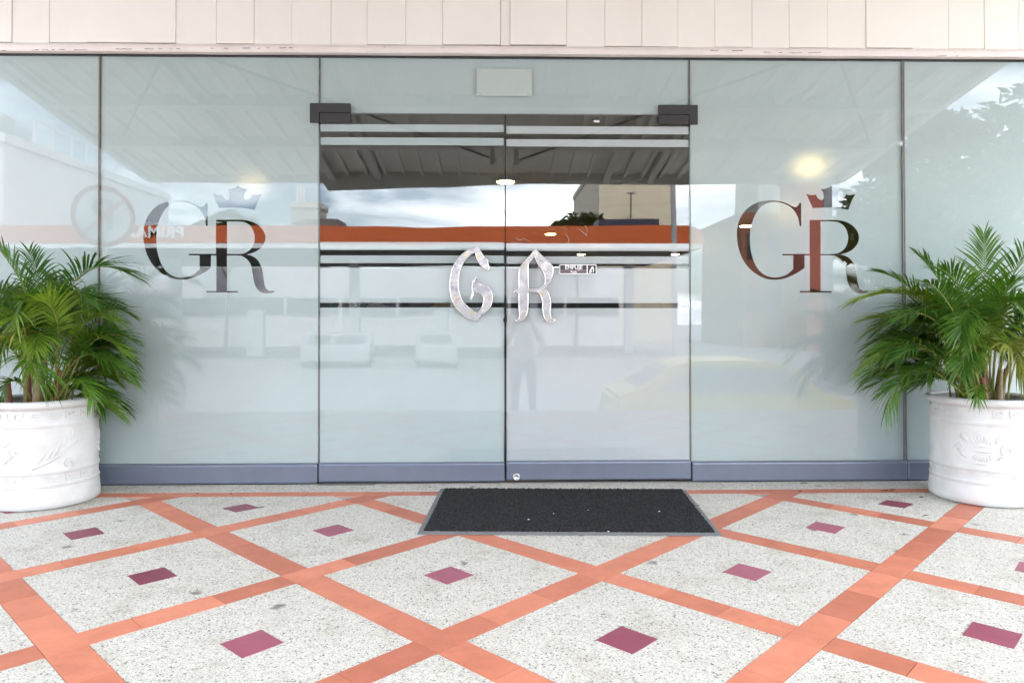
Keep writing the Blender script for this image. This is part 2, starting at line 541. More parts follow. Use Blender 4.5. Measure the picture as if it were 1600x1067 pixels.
cell = GA * math.sqrt(2)
TOPN = 0
for i in range(-12, 17):
    for j in range(-5, 3):
        if (i + j) % 2: continue
        nx, ny = GX + GA * i, GY + GA * j
        for ang, through in ((math.pi / 4, True), (-math.pi / 4, False)):
            d = (math.cos(ang), math.sin(ang))
            L0, L1 = (-HW, cell - HW) if through else (HW, cell - HW)
            for k in range(3):
                ln = (L1 - L0) / 3
                t = L0 + ln * (k + .5)
                cx, cy = nx + d[0] * t, ny + d[1] * t
                top = cy + (ln / 2 + HW) * 0.7071
                if cy > YB0 - 0.0 or cy < -3.0 or abs(cx) > 6.4: continue
                if top > YB0:     # cut against the long band
                    c, s = math.cos(ang), math.sin(ang)
                    poly = [(cx + c * a - s * b, cy + s * a + c * b) for a, b in ((-ln / 2 + J, -HW + J), (ln / 2 - J, -HW + J), (ln / 2 - J, HW - J), (-ln / 2 + J, HW - J))]
                    poly = clip(poly, lambda p: YB0 - J - p[1])
                    if len(poly) < 3 or area(poly) < 0.0008: continue
                    bm = bmesh.new(); slab(bm, poly, -0.018, 0.0009); obj('terracotta_tile', bm, TERRA, pave)
                elif in_view(cx, cy):
                    band_tile(cx, cy, ln, ang, True)
                else:
                    rest_tile(cx, cy, ln, ang)
HW2 = (YB1 - YB0) / 2
bt = bmesh.new(); box(bt, -0.15 + J * .7, 0.15 - J * .7, -HW2, HW2, -0.018, 0.0)
me = bpy.data.meshes.new('border_tile'); bt.to_mesh(me); bt.free(); me.materials.append(TERRA)
for k in range(-21, 22):
    o = bpy.data.objects.new('border_tile', me); COL.objects.link(o); o.parent = pave
    o.location = (k * 0.3 + 0.04, (YB0 + YB1) / 2, random.uniform(0, 0.0012))
o = obj('terracotta_surround', rest_b, TERRA, pave); o['kind'] = 'stuff'

# ================================================================== SHOP BUILDING
shop = thing('shop_building', 'cream shop building with a glazed front and a canopy over the entrance', 'building')
ROOMD = stained('room_plaster', (0.16, 0.13, 0.11), 0.8, (0.1, 0.08, 0.07), 1.2)
boxo('roof_slab', -6.6, 6.6, -0.03, 24.3, 3.62, 3.9, stained('roof_concrete', (0.35, 0.34, 0.32), 0.9, (0.2, 0.2, 0.2), 1), shop)
boxo('side_wall', -6.6, -6.45, -0.03, 24.3, -0.9, 3.615, ROOMD, shop)
boxo('side_wall', 6.45, 6.6, -0.03, 24.3, -0.9, 3.615, ROOMD, shop)
boxo('back_wall', -6.445, 6.445, 24.1, 24.3, -0.9, 3.615, ROOMD, shop)
boxo('front_pier', -6.445, -3.66, -0.03, 0.15, -0.9, 2.42, CREAM, shop)
boxo('front_pier', 3.66, 6.445, -0.03, 0.15, -0.9, 2.42, CREAM, shop)
tag(boxo('shop_floor', -6.44, 6.44, 0.035, 24.09, -0.2, -0.002, stained('shop_tiles', (0.12, 0.10, 0.09), 0.35, (0.08, 0.07, 0.06), 2)), kind='structure')
tag(boxo('shop_ceiling', -6.44, 6.44, 0.16, 24.09, 2.70, 2.75, stained('ceiling_paint', (0.55, 0.53, 0.48), 0.8, (0.4, 0.28, 0.25), 1)), kind='structure')
# cladding above the glass
bm = bmesh.new(); box(bm, -6.44, 6.44, -0.005, 0.15, 2.47, 3.61); obj('cladding_backing', bm, CREAM, shop)
jx = [-60, 19, 77, 134, 275, 338, 397, 456, 517, 574, 634, 692, 782, 797, 885, 945, 1003, 1059, 1117, 1175, 1233, 1293, 1353, 1425, 1482, 1538, 1592, 1650]
xs = [at_y(u, 40, -0.03).x for u in jx]
while xs[0] > -6.2: xs.insert(0, xs[0] - 0.21)
while xs[-1] < 6.2: xs.append(xs[-1] + 0.21)
for a, b in zip(xs, xs[1:]):
    low = 2.478 + random.uniform(-.003, .003)
    w = b - a
    yy = -0.030 + random.uniform(-0.0012, 0.0012) + (-0.005 if w > 0.26 else 0)
    zb = low + (0.004 if w > 0.26 else 0)
    g = random.uniform(0.0004, 0.0010)
    boxo('cladding_panel', a + g, b - g, yy, -0.0055, zb, 3.6, CREAM, shop, bev=0.0014, seg=1)
bm = bmesh.new()
prism_pts = [(-0.046, 2.430), (-0.044, 2.456), (-0.036, 2.470), (-0.031, 2.476), (-0.004, 2.476), (-0.004, 2.4265), (-0.044, 2.4265)]
nseg = 60
rng = random.Random(3)
rings = []
for k in range(nseg + 1):
    x = -6.44 + 12.88 * k / nseg
    dz = rng.uniform(-.0012, .0012)
    rings.append([bm.verts.new((x, y + rng.uniform(-.001, .001), z + dz)) for y, z in prism_pts])
for a, b in zip(rings, rings[1:]):
    for i in range(len(prism_pts)):
        j = (i + 1) % len(prism_pts)
        bm.faces.new((a[i], a[j], b[j], b[i]))
obj('ledge_trim', bm, LEDGE, shop)
boxo('shadow_gap', -3.66, 3.66, -0.0035, 0.02, 2.4172, 2.4345, DARKGAP, shop)

# cracked paint along the ledge
bm = bmesh.new()
for u0, u1, v in ((2, 8, 79.5), (50, 136, 78.5), (176, 206, 77.3), (226, 240, 77.2), (248, 281, 77), (329, 338, 76.4), (343, 356, 76.3), (373, 391, 76), (400, 406, 76), (416, 457, 75.6), (1104, 1122, 79.6), (1133, 1161, 80.2), (1188, 1204, 82), (1217, 1283, 83), (1458, 1490, 88), (1494, 1499, 88.2), (600, 603, 74), (690, 692, 75)):
    a, b = at_y(u0, v, -0.0475), at_y(u1, v, -0.0475)
    n = max(2, int((u1 - u0) / 5))
    for k in range(n):
        if random.random() < .25: continue
        x0, x1 = a.x + (b.x - a.x) * k / n, a.x + (b.x - a.x) * (k + 1) / n
        zz = a.z + (b.z - a.z) * k / n + random.uniform(-.0012, .0012)
        box(bm, x0, x1, -0.0478, -0.0438, zz, zz + random.uniform(.0012, .0030))
o = obj('paint_crack', bm, mat('crack', (0.16, 0.11, 0.09), 0.9), shop); o['kind'] = 'stuff'

# fixed glazing
front = thing('glass_shopfront', 'fixed frosted glass panes either side of and above the entrance doors', 'shopfront')
XL0, XL1, XD0, XDM, XD1, XR1, XR2 = -3.64, -2.247, -1.010, 0.047, 1.107, 2.349, 3.64
ZT, ZB, ZDT = 2.417, 0.114, 2.094
GT = 0.012

def pane(x0, x1, z0, z1, holes=(), m=FILM, parent=front, name='glass_pane', label=None):
    p = boxo(name, x0, x1, 0.0, GT, z0, z1, GLASS, parent, label=label)
    e = 0.0008
    fill_mesh('frosted_film', [[(x0 + e, z0 + e), (x1 - e, z0 + e), (x1 - e, z1 - e), (x0 + e, z1 - e)]] + list(holes), GT - 0.0006, m, p)
    return p

GR = [(475, 643), (692, 643), (692, 372), (780, 372), (880, 372), (940, 377), (995, 394), (1042, 425), (1073, 465), (1086, 510), (1076, 557), (1046, 598), (1000, 628), (937, 648),
      (990, 665), (1030, 700), (1055, 750), (1068, 810), (1075, 870), (1090, 915), (1115, 937), (1158, 936), (1160, 944), (1130, 954), (1085, 957), (1047, 946), (1016, 915), (996, 870), (983, 800), (970, 735), (945, 692), (910, 666), (880, 656),
      (780, 655), (780, 938), (868, 938), (868, 950), (615, 950), (615, 938), (695, 938), (695, 655), (652, 655), (652, 755),
      (600, 790), (540, 820), (480, 841), (410, 848), (340, 838), (272, 806), (212, 757), (166, 695), (135, 625), (118, 550), (113, 490), (118, 435), (136, 370), (170, 312), (220, 263), (280, 233), (340, 221), (400, 218), (450, 222), (500, 236), (545, 259),
      (575, 272), (598, 262), (612, 238), (626, 238), (626, 422), (614, 422), (600, 355), (570, 300), (522, 259), (465, 237), (405, 231), (345, 244), (292, 284), (252, 350), (227, 420), (218, 490), (218, 560), (229, 640), (256, 720), (296, 780), (346, 816), (400, 831), (452, 828), (510, 808), (562, 765), (562, 655), (475, 655)]
GRH = [(780, 385), (880, 385), (930, 396), (970, 426), (992, 470), (1000, 518), (990, 568), (965, 608), (925, 634), (880, 643), (780, 643)]
CROWN = [(665, 165), (690, 173), (715, 176), (740, 170), (755, 195), (775, 212), (796, 214), (805, 198), (803, 170), (795, 145), (780, 127), (815, 125), (845, 115), (865, 98), (885, 115), (910, 125), (940, 128), (925, 150), (915, 175), (913, 200),
         (922, 214), (945, 212), (968, 198), (983, 170), (1010, 176), (1035, 172), (1055, 168), (1025, 230), (1000, 293), (930, 281), (860, 276), (790, 276), (718, 280), (690, 220)]
def logo(off):
    S = 5.08
    return [FROMPX(smooth_path(p), off, S) for p in (GR, CROWN)], FROMPX(smooth_path(GRH), off, S)

pane(XL0, XL1 - 0.004, ZB, ZT)
lg, hole = logo((200, 270))
lp = pane(XL1 + 0.004, XD0 - 0.004, ZB, ZT, lg, label='frosted pane with a clear GR monogram and crown, beside the left plant')
e = GT - 0.0006
fill_mesh('frosted_film', [hole], e, FILM, lp)
pane(XD0 + 0.003, XD1 - 0.003, ZDT + 0.006, ZT)
lg, hole = logo((1130, 270))
rp = pane(XD1 + 0.004, XR1 - 0.007, ZB, ZT, lg, label='frosted pane with a clear GR monogram and crown, beside the right plant')
fill_mesh('frosted_film', [hole], e, FILM, rp)
pane(XR1 + 0.007, XR2, ZB, ZT)
# joints
boxo('joint_seal', XL1 - 0.004, XL1 + 0.004, 0.001, 0.011, ZB, ZT, stained('old_silicone', (0.16, 0.14, 0.10), 0.6, (0.05, 0.045, 0.03), 10, 0.8), front)
boxo('joint_seal', XD0 - 0.004, XD0 + 0.003, 0.003, 0.011, ZDT, ZT, SEAL, front)
boxo('joint_seal', XD1 - 0.003, XD1 + 0.004, 0.003, 0.011, ZDT, ZT, SEAL, front)
bm = bmesh.new(); box(bm, XR1 - 0.0068, XR1 - 0.0025, -0.002, 0.014, ZB, ZT); box(bm, XR1 + 0.0025, XR1 + 0.0068, -0.002, 0.014, ZB, ZT); box(bm, XR1 - 0.0025, XR1 + 0.0025, 0.004, 0.012, ZB, ZT)
obj('joint_channel', bm, GREYCH, front)
for x0, x1 in ((XD0 - 0.005, XD0 + 0.0), (XD1 + 0.0005, XD1 + 0.005)):
    boxo('door_jamb_strip', x0, x1, -0.001, 0.013, 0.002, ZDT - 0.09, GREYCH if x0 > 0 else WHITEPAINT, front) if False else None
boxo('transom_strip', XD0 + 0.003, XD1 - 0.003, 0.0, 0.012, ZDT + 0.0012, ZDT + 0.0058, GREYCH, front)
for x0, x1 in ((XL0, XL1 - 0.001), (XL1 + 0.001, XD0 - 0.002), (XD1 + 0.003, XR1 - 0.0), (XR1 + 0.002, XR2)):
    boxo('base_rail', x0, x1, -0.020, 0.03, 0.002, ZB - 0.0005, RAIL, front, bev=0.011, seg=3)
# notice plate on the transom
a, b = at_y(745, 108, 0), at_y(831, 151, 0)
NOT = film_mat('milky_plate', (0.485, 0.540, 0.50), 0.2)
npz = boxo('notice_plate', a.x, b.x, -0.0035, -0.0005, b.z, a.z, NOT, front)
for sx in (a.x + 0.018, b.x - 0.018):
    for sz in (a.z - 0.012, b.z + 0.012):
        boxo('adhesive_pad', sx - 0.012, sx + 0.012, -0.0045, -0.0036, sz - 0.006, sz + 0.006, mat('adhesive', (0.44, 0.49, 0.45), 0.5) if 'adhesive' not in bpy.data.materials else bpy.data.materials['adhesive'], npz)

# ------------------------------------------------------------------ doors
def zpx(v, u=640): return at_y(u, v, 0).z
def door(x0, x1, label, bands, film_m, u, hinge_px, lower):
    d = thing('glass_door', label, 'door', ((x0 + x1) / 2, 0, 0))
    boxo('glass_sheet', x0, x1, 0.0, GT, lower + 0.096, ZDT, GLASS, d)
    for t, b in bands:
        z1, z0 = (zpx(t, u), zpx(b, u)) if b else (zpx(t, u), lower + 0.1)
        ex = 0.004
        fill_mesh('frosted_strip' if b and b - t < 30 else 'frosted_film', [[(x0 + ex, z0), (x1 - ex, z0), (x1 - ex, z1), (x0 + ex, z1)]], GT - 0.0006, film_m, d)
    rail = boxo('bottom_rail', x0 + 0.001, x1 - 0.001, -0.019, 0.031, lower, lower + 0.1085, RAIL, d, bev=0.011, seg=3)
    return d, rail

LB = [(194, 205.5), (214.5, 226.5), (378, 390.5), (399, 411), (418.5, 473), (480.5, None)]
RB = [(197, 209), (217.5, 229), (380, 392), (400.5, 412), (419.5, 473.5), (481.5, None)]
dl, rl = door(XD0 + 0.001, XDM - 0.003, 'left glass door leaf with clear stripes and a silver blackletter G', LB, FILM, 640, None, 0.008)
dr, rr = door(XDM + 0.003, XD1 - 0.001, 'right glass door leaf with clear stripes, a silver R and a push sticker', RB, FILMR, 930, None, 0.014)
# meeting edge: dark brush seal with the worn lump
bm = bmesh.new(); box(bm, XDM - 0.0028, XDM + 0.0028, 0.002, 0.011, 0.02, ZDT - 0.002)
obj('brush_seal', bm, mat('black_brush', (0.008, 0.008, 0.008), 0.9), dl)
bm = bmesh.new()
c = at_y(790, 500, -0.004)
tube(bm, [(c.x - .002, -0.003, c.z - 0.045), (c.x, -0.004, c.z - 0.02), (c.x - .003, -0.007, c.z), (c.x + .001, -0.005, c.z + 0.02), (c.x, -0.003, c.z + 0.06)], [0.003, 0.006, 0.011, 0.006, 0.003], 8)
obj('seal_lump', bm, bpy.data.materials['black_brush'], dl, True)
# vertical edges of the leaves: bright ground glass edges
EDGE = mat('ground_edge', (0.30, 0.33, 0.31), 0.5)
for d_, x in ((dl, XD0 + 0.0015), (dr, XD1 - 0.0035)):
    boxo('ground_edge', x, x + 0.002, -0.0006, -0.0001, 0.13, ZDT - 0.1, EDGE, d_)
# lock in the right rail, grey clip lower left
c = at_y(807, 745, -0.02)
bm = bmesh.new()
lathe(bm, [(0.0205, 0), (0.0205, 0.004), (0.018, 0.006), (0.012, 0.006), (0.012, 0.004), (0.0, 0.004)], 28)
bmesh.ops.rotate(bm, verts=bm.verts, matrix=Matrix.Rotation(math.pi / 2, 3, 'X'))
bmesh.ops.translate(bm, verts=bm.verts, vec=(c.x, -0.019, c.z))
lk = obj('lock_cylinder', bm, STEEL, rr, True)
boxo('keyhole', c.x - 0.0015, c.x + 0.0015, -0.0245, -0.0225, c.z - 0.006, c.z + 0.006, DARKGAP, None) if False else None
a, b = at_y(498, 756, -0.02), at_y(588, 762, -0.02)
boxo('threshold_plate', a.x, b.x, -0.05, -0.012, 0.0015, 0.005, GREYCH, dl, bev=0.001, seg=1)

# patch hinges
def hinge(u0, u1, uj, v0, v1, vm, side, par_door):
    a, b = at_y(u0, v0, -0.014), at_y(u1, v1, -0.014)
    xj, zm = at_y(uj, vm, -0.014).x, at_y(uj, vm, -0.014).z
    bm = bmesh.new()
    g = 0.0022
    if side < 0:
        poly = [(a.x, a.z), (a.x, b.z), (xj - g, b.z), (xj - g, zm + g), (b.x, zm + g), (b.x, a.z)]
        lo = (xj + g, b.x)
    else:
        poly = [(b.x, a.z), (a.x, a.z), (a.x, zm + g), (xj + g, zm + g), (xj + g, b.z), (b.x, b.z)]
        lo = (a.x, xj - g)
    prism(bm, poly if side < 0 else poly, -0.014, -0.0002)
    bmesh.ops.recalc_face_normals(bm, faces=bm.faces)
    bmesh.ops.bevel(bm, geom=list(bm.edges), offset=0.0016, segments=2, affect='EDGES')
    obj('frame_patch', bm, HINGE, front)
    boxo('door_patch', lo[0], lo[1], -0.0135, -0.0002, b.z + 0.001, zm - g, HINGE, par_door, bev=0.0018)
    bm = bmesh.new()
    prism(bm, [(x, z) for x, z in poly], 0.0122, 0.026); bmesh.ops.recalc_face_normals(bm, faces=bm.faces)
    obj('frame_patch', bm, HINGE, front)
hinge(484, 547.5, 499.2, 161.5, 192, 176.5, -1, dl)
hinge(1029, 1090.5, 1076.8, 164, 194.5, 179.5, 1, dr)

# silver letters
METG = [(403, 95), (415, 108), (440, 150), (472, 195), (497, 218), (508, 224), (505, 250), (512, 275), (517, 325), (488, 314), (450, 285), (420, 250), (400, 205), (385, 152), (348, 170), (300, 212), (265, 265), (240, 330), (226, 400), (223, 470), (233, 540), (259, 610), (302, 662), (355, 705), (405, 740),
        (445, 690), (465, 635), (468, 592), (450, 557), (415, 537), (370, 531), (366, 565), (345, 605), (336, 604), (352, 572), (357, 530), (355, 490), (360, 445), (368, 418), (395, 380), (399, 384), (382, 420), (373, 443), (415, 445), (462, 456), (507, 482), (537, 522), (550, 575), (543, 640), (517, 692), (470, 735), (425, 772), (395, 810),
        (330, 785), (258, 737), (200, 675), (161, 600), (144, 520), (143, 440), (155, 360), (181, 280), (226, 205), (290, 148), (350, 113)]
METR = [(962, 118), (1002, 165), (1062, 220), (1110, 265), (1131, 312), (1126, 370), (1100, 430), (1062, 478), (1035, 502), (1078, 532), (1101, 590), (1108, 660), (1101, 720), (1106, 760), (1124, 788), (1148, 795), (1135, 815), (1100, 824), (1066, 805), (1041, 755), (1031, 690), (1030, 630), (1015, 572), (985, 537), (940, 526), (893, 528),
        (892, 640), (889, 700), (871, 760), (836, 800), (797, 822), (765, 806), (800, 793), (811, 755), (804, 690), (804, 548), (780, 536), (755, 541), (758, 524), (780, 505), (804, 498), (804, 350), (816, 300), (850, 250), (905, 190), (940, 145)]
METRH = [(953, 187), (897, 265), (893, 300), (893, 500), (950, 504), (1010, 493), (1048, 452), (1056, 392), (1035, 332), (997, 280), (970, 228)]
SILVER = mat('worn_silver', (0.28, 0.28, 0.28), 0.22, 1.0)
f1 = noise(SILVER, 15, 4, 0.5)
L(SILVER, ramp(SILVER, f1, [(0.30, (0.17, 0.175, 0.20)), (0.45, (0.265, 0.265, 0.27)), (0.58, (0.30, 0.30, 0.30)), (0.68, (0.29, 0.26, 0.19)), (0.8, (0.22, 0.21, 0.21))]), bc(SILVER))
L(SILVER, ramp(SILVER, noise(SILVER, 18, 3), [(0.3, (0.22, 0.22, 0.22)), (0.7, (0.36, 0.36, 0.36))]), SILVER.node_tree.nodes['Principled BSDF'].inputs['Roughness'])
bump(SILVER, noise(SILVER, 20, 3), 0.25, 0.01)
SRIM = mat('bright_edge', (0.70, 0.69, 0.68), 0.2, 1.0)
S7 = 1600 / 260
fp = lambda p: FROMPX(smooth_path(p), (680, 370), S7)
lgm = fill_mesh('metal_letter', [fp(METG)], -0.009, SILVER, dl, extrude=0.006, bevel=0.0024)
lrm = fill_mesh('metal_letter', [fp(METR), fp(METRH)], -0.009, SILVER, dr, extrude=0.006, bevel=0.0024)
for par, loops in ((lgm, [METG]), (lrm, [METR, METRH])):
    bm = bmesh.new()
    for lp_ in loops:
        q = fp(lp_)
        pts3 = [Vector((x, -0.0176, z)) for x, z in q]
        n = len(pts3)
        r = 0.0026
        rings = []
        for i in range(n):
            t = (pts3[(i + 1) % n] - pts3[i - 1]).normalized()
            s = Vector((-t.z, 0, t.x))
            rings.append([bm.verts.new(pts3[i] + s * (r * math.cos(k * math.pi / 3)) + Vector((0, -r * math.sin(k * math.pi / 3), 0))) for k in range(6)])
        for i in range(n):
            for k in range(6):
                bm.faces.new((rings[i][k], rings[i][(k + 1) % 6], rings[(i + 1) % n][(k + 1) % 6], rings[(i + 1) % n][k]))
    o = obj('raised_edge', bm, SRIM, par, True)

# scratches and glue residue on the right leaf
bm = bmesh.new()
for st_ in ([(796, 352), (803, 347), (810, 352), (818, 348)], [(806, 372), (812, 376), (818, 372), (827, 378)], [(798, 378), (806, 380), (815, 379)], [(884, 366), (889, 374), (888, 382)], [(902, 357), (910, 362), (916, 368)], [(914, 352), (918, 360), (916, 369)], [(880, 356), (886, 359)]):
    tube(bm, [at_y(u, v, -0.0008) for u, v in st_], 0.0009, 4)
obj('glue_residue', bm, mat('residue', (0.55, 0.52, 0.48), 0.8), dr)

# EMPUJE sticker
a, b = at_y(874, 413, 0), at_y(932, 428.8, 0)
INK = mat('sticker_black', (0.012, 0.011, 0.014), 0.3); WINK = mat('sticker_white', (0.78, 0.77, 0.77), 0.4); PINK = mat('sticker_mauve', (0.10, 0.06, 0.08), 0.35)
def rrect(x0, x1, z0, z1, r, n=5):
    pts = []
    for cx, cz, a0 in ((x1 - r, z1 - r, 0), (x0 + r, z1 - r, 90), (x0 + r, z0 + r, 180), (x1 - r, z0 + r, 270)):
        pts += [(cx + r * math.cos(math.radians(a0 + 90 * k / n)), cz + r * math.sin(math.radians(a0 + 90 * k / n))) for k in range(n + 1)]
    return pts
st = fill_mesh('push_sticker', [rrect(a.x, b.x, b.z, a.z, 0.006)], -0.0006, WINK, dr, extrude=0.0003)
w, h = b.x - a.x, a.z - b.z
fill_mesh('sticker_field', [rrect(a.x + .02 * w, a.x + .735 * w, b.z + .40 * h, a.z - .09 * h, .002)], -0.0012, INK, st)
fill_mesh('sticker_field', [rrect(a.x + .02 * w, a.x + .735 * w, b.z + .10 * h, b.z + .385 * h, .002)], -0.0012, PINK, st)
fill_mesh('sticker_field', [rrect(a.x + .765 * w, b.x - .02 * w, b.z + .08 * h, a.z - .09 * h, .004)], -0.0012, INK, st)
text_mesh('lettering', 'EMPUJE', 0.031, WINK, st, FACE(a.x + .385 * w, -0.0014, b.z + .67 * h), 0.0007, 0.0001)
text_mesh('lettering', 'Push', 0.019, WINK, st, FACE(a.x + .385 * w, -0.0014, b.z + .24 * h), 0.0004, 0.0001)
hx, hz = a.x + .87 * w, b.z + .47 * h
hand = [(-.016, -.020), (-.012, -.006), (-.004, .010), (.004, .020), (.008, .019), (.012, .010), (.015, -.004), (.010, -.018), (.006, -.018), (.009, -.004), (.006, .004), (.002, .006), (-.002, -.002), (.000, -.014), (-.004, -.020)]
fill_mesh('hand_symbol', [[(hx + x * .95, hz + z * .95) for x, z in hand]], -0.0014, WINK, st)
c = at_y(932, 190, 0)
tg = boxo('maker_tag', c.x - 0.016, c.x + 0.016, -0.0012, -0.0002, c.z - 0.006, c.z + 0.006, mat('tag_white', (0.6, 0.6, 0.6), 0.4), dr)

# ------------------------------------------------------------------ inside the shop
def lamp(u, v, ceil=2.70, label='', dia=0.25):
    e = (v - 491.6) / F
    dvv = (CAM[2] - (ceil - 0.035)) / e
    p = at_y(u, v, CAM[1] + dvv)
    if dia != 0.25:
        g0 = at_y(u, v, GT); dd = (g0 - Vector(CAM)).normalized()
        tx, tz = dd.x / 1.22, dd.z / 1.22
        ty = math.sqrt(max(1e-6, 1 - tx * tx - tz * tz))
        k = (ceil - 0.035 - g0.z) / tz
        p = Vector((g0.x + tx * k, g0.y + ty * k, ceil))
    t = thing('ceiling_lamp', label, 'lamp', (p.x, p.y, ceil), 'round ceiling lamps inside the shop')
    bm = bmesh.new(); lathe(bm, [(0.0, 0), (dia / 2 + .01, 0), (dia / 2 + .012, -0.012), (dia / 2, -0.045), (dia / 2 - .008, -0.046), (dia / 2 - .01, -0.02)], 32, (p.x, p.y))
    bmesh.ops.translate(bm, verts=bm.verts, vec=(0, 0, ceil)); bmesh.ops.recalc_face_normals(bm, faces=bm.faces)
    obj('metal_ring', bm, STEEL, t, True)
    bm = bmesh.new(); r = lathe(bm, [(dia / 2 - .011, -0.02), (dia / 2 - .012, -0.045), (dia / 2 - .03, -0.056), (0.03, -0.062), (0.0005, -0.062)], 32, (p.x, p.y))
    bmesh.ops.translate(bm, verts=bm.verts, vec=(0, 0, ceil)); bmesh.ops.recalc_face_normals(bm, faces=bm.faces)
    obj('lit_diffuser', bm, LAMPM, t, True)
LAMPM = mat('lamp_glow', (0.9, 0.85, 0.7), 0.5, emit=(1.0, 0.66, 0.25), estr=16)
lamp(790, 283, label='lit round ceiling lamp seen at the door meeting line, under the canopy edge')
lamp(860, 365, label='lit round ceiling lamp seen against the orange band in the right door')
lamp(1165, 352, label='lit round ceiling lamp seen through the large G right of the doors')
lamp(908, 397, label='lit round ceiling lamp in the clear stripe above the push sticker')
lamp(1055, 397, label='lit round ceiling lamp in the clear stripe by the right door edge')
lamp(1266, 258, label='warm ceiling lamp blurred by the frosted pane above the right GR', dia=0.29)
lamp(394, 284, label='warm ceiling lamp blurred by the frosted pane above the left GR', dia=0.2)

ctr = thing('display_counter', 'dark display counter just inside the left glass door', 'counter', (-0.5, 2.2, 0))
WOOD = stained('dark_wood', (0.06, 0.035, 0.022), 0.45, (0.03, 0.02, 0.012), 6)
boxo('counter_body', -1.55, 1.5, 1.95, 2.55, 0.0, 0.88, WOOD, ctr, bev=0.004)
boxo('counter_top', -1.6, 1.55, 1.9, 2.6, 0.882, 0.92, mat('counter_top', (0.04, 0.03, 0.025), 0.3), ctr, bev=0.004)
def cloth(x, w, h, color, name):
    bm = bmesh.new()
    n = 14
    vs = []
    for k in range(n + 1):
        s = k / n
        z = 0.922 + h * (math.sin(math.pi * s) ** 0.6) * (0.85 + 0.15 * math.sin(9 * s + x * 7))
        vs.append([bm.verts.new((x + w * (s - .5), y + 0.02 * math.sin(5 * s), z * (1 if 0 < q < 3 else 0.0) + (0.9215 if q in (0, 3) else 0))) for q, y in enumerate((2.0, 2.05, 2.3, 2.38))])
    for a_, b_ in zip(vs, vs[1:]):
        for q in range(3):
            bm.faces.new((a_[q], b_[q], b_[q + 1], a_[q + 1]))
    o = obj('folded_cloth', bm, stained('cloth', color, 0.8, tuple(c * .6 for c in color), 30, 0.5), None, True)
    return tag(o, name, 'cloth', 'folded cloths on the counter inside')
for u, w, h, cl, nm in ((512, .2, .16, (0.0, .17, .13), 'teal cloth heap at the left end of the lowest clear stripe'), (536, .16, .15, (.3, .28, .27), 'pinkish grey cloth heap between the two teal ones'),
                        (562, .14, .15, (0.0, .14, .11), 'small teal cloth heap right of the pinkish grey one'), (590, .22, .17, (.38, .38, .36), 'pale grey cloth heap in the lowest clear stripe'),
                        (617, .12, .16, (.10, .14, .35), 'blue and white cloth heap beside the pale grey one'), (688, .24, .17, (.30, .2, .02), 'mustard yellow cloth heap left of the silver G')):
    p = at_y(u, 480, 2.1)
    cloth(p.x, w * 1.15, h, cl, nm)

# ================================================================== MAT
mt = thing('door_mat', 'black looped entrance mat with grey rubber edge in front of the doors', 'doormat', (0.335, -0.565, 0))
c4 = [at_z(u, v, 0.004) for u, v in ((688, 763), (1071, 764.5), (1129.5, 836.5), (651, 834))]
def lerp2(s, t):
    return c4[3] * (1 - s) * (1 - t) + c4[2] * s * (1 - t) + c4[0] * (1 - s) * t + c4[1] * s * t
bm = bmesh.new()
fw, fh = 0.020, 0.030
def ringv(s0, s1, t0, t1, z):
    return [bm.verts.new((p.x, p.y, z)) for p in (lerp2(s0, t0), lerp2(s1, t0), lerp2(s1, t1), lerp2(s0, t1))]
r0 = ringv(0, 1, 0, 1, 0.0022); r1 = ringv(0.003, .997, 0.004, .996, 0.0045); r2 = ringv(fw, 1 - fw, fh, 1 - fh, 0.0095); r3 = ringv(fw, 1 - fw, fh, 1 - fh, 0.003)
for A_, B_ in ((r0, r1), (r1, r2), (r2, r3)):
    for k in range(4):
        bm.faces.new((A_[k], A_[(k + 1) % 4], B_[(k + 1) % 4], B_[k]))
bm.faces.new(r3)
obj('rubber_edge', bm, RUBBER, mt)
NXm, NYm = 360, 220
rs = np.random.RandomState(5)
hgt = rs.rand(NYm, NXm) ** 1.3
big = np.kron(rs.rand(NYm // 20 + 1, NXm // 20 + 1), np.ones((20, 20)))[:NYm, :NXm]
jx_, jy_ = (rs.rand(NYm, NXm) - .5), (rs.rand(NYm, NXm) - .5)
verts, faces = [], []
for a_ in range(NYm):
    for b_ in range(NXm):
        s = fw + (1 - 2 * fw) * (b_ + (jx_[a_, b_] * .9 if 0 < b_ < NXm - 1 else jx_[a_, b_] * 1.2)) / (NXm - 1)
        t = fh + (1 - 2 * fh) * (a_ + (jy_[a_, b_] * .9 if 0 < a_ < NYm - 1 else jy_[a_, b_] * 1.4)) / (NYm - 1)
        p = lerp2(s, t)
        verts.append((p.x, p.y, 0.0065 + 0.0095 * hgt[a_, b_] + 0.0012 * big[a_, b_]))
for a_ in range(NYm - 1):
    for b_ in range(NXm - 1):
        i_ = a_ * NXm + b_
        faces.append((i_, i_ + 1, i_ + NXm + 1, i_ + NXm))
o = obj('looped_pile', (verts, [], faces), BLACKPILE, mt)
# crumbs of paper on the mat
PAPER = mat('paper', (0.75, 0.74, 0.72), 0.8)
for (u, v, r, lb) in ((826, 811, .006, 'white paper crumb on the mat, the largest one near its middle'), (865, 802, .004, 'white paper crumb on the mat just right of the largest one'), (919, 796.5, .0035, 'tiny white crumb at the middle of the black mat'), (1030, 798.5, .005, 'white paper crumb alone on the right part of the mat'), (951, 830, .006, 'white crumb at the front edge of the black mat')):
    p = at_z(u, v, 0.016)
    bm = bmesh.new()
    bmesh.ops.create_icosphere(bm, subdivisions=1, radius=r * .7)
    for v_ in bm.verts: v_.co = Vector((v_.co.x * random.uniform(.8, 1.7), v_.co.y * random.uniform(.7, 1.2), v_.co.z * .5)) + p
    tag(obj('paper_crumb', bm, PAPER), lb, 'crumb', 'white crumbs on the mat')
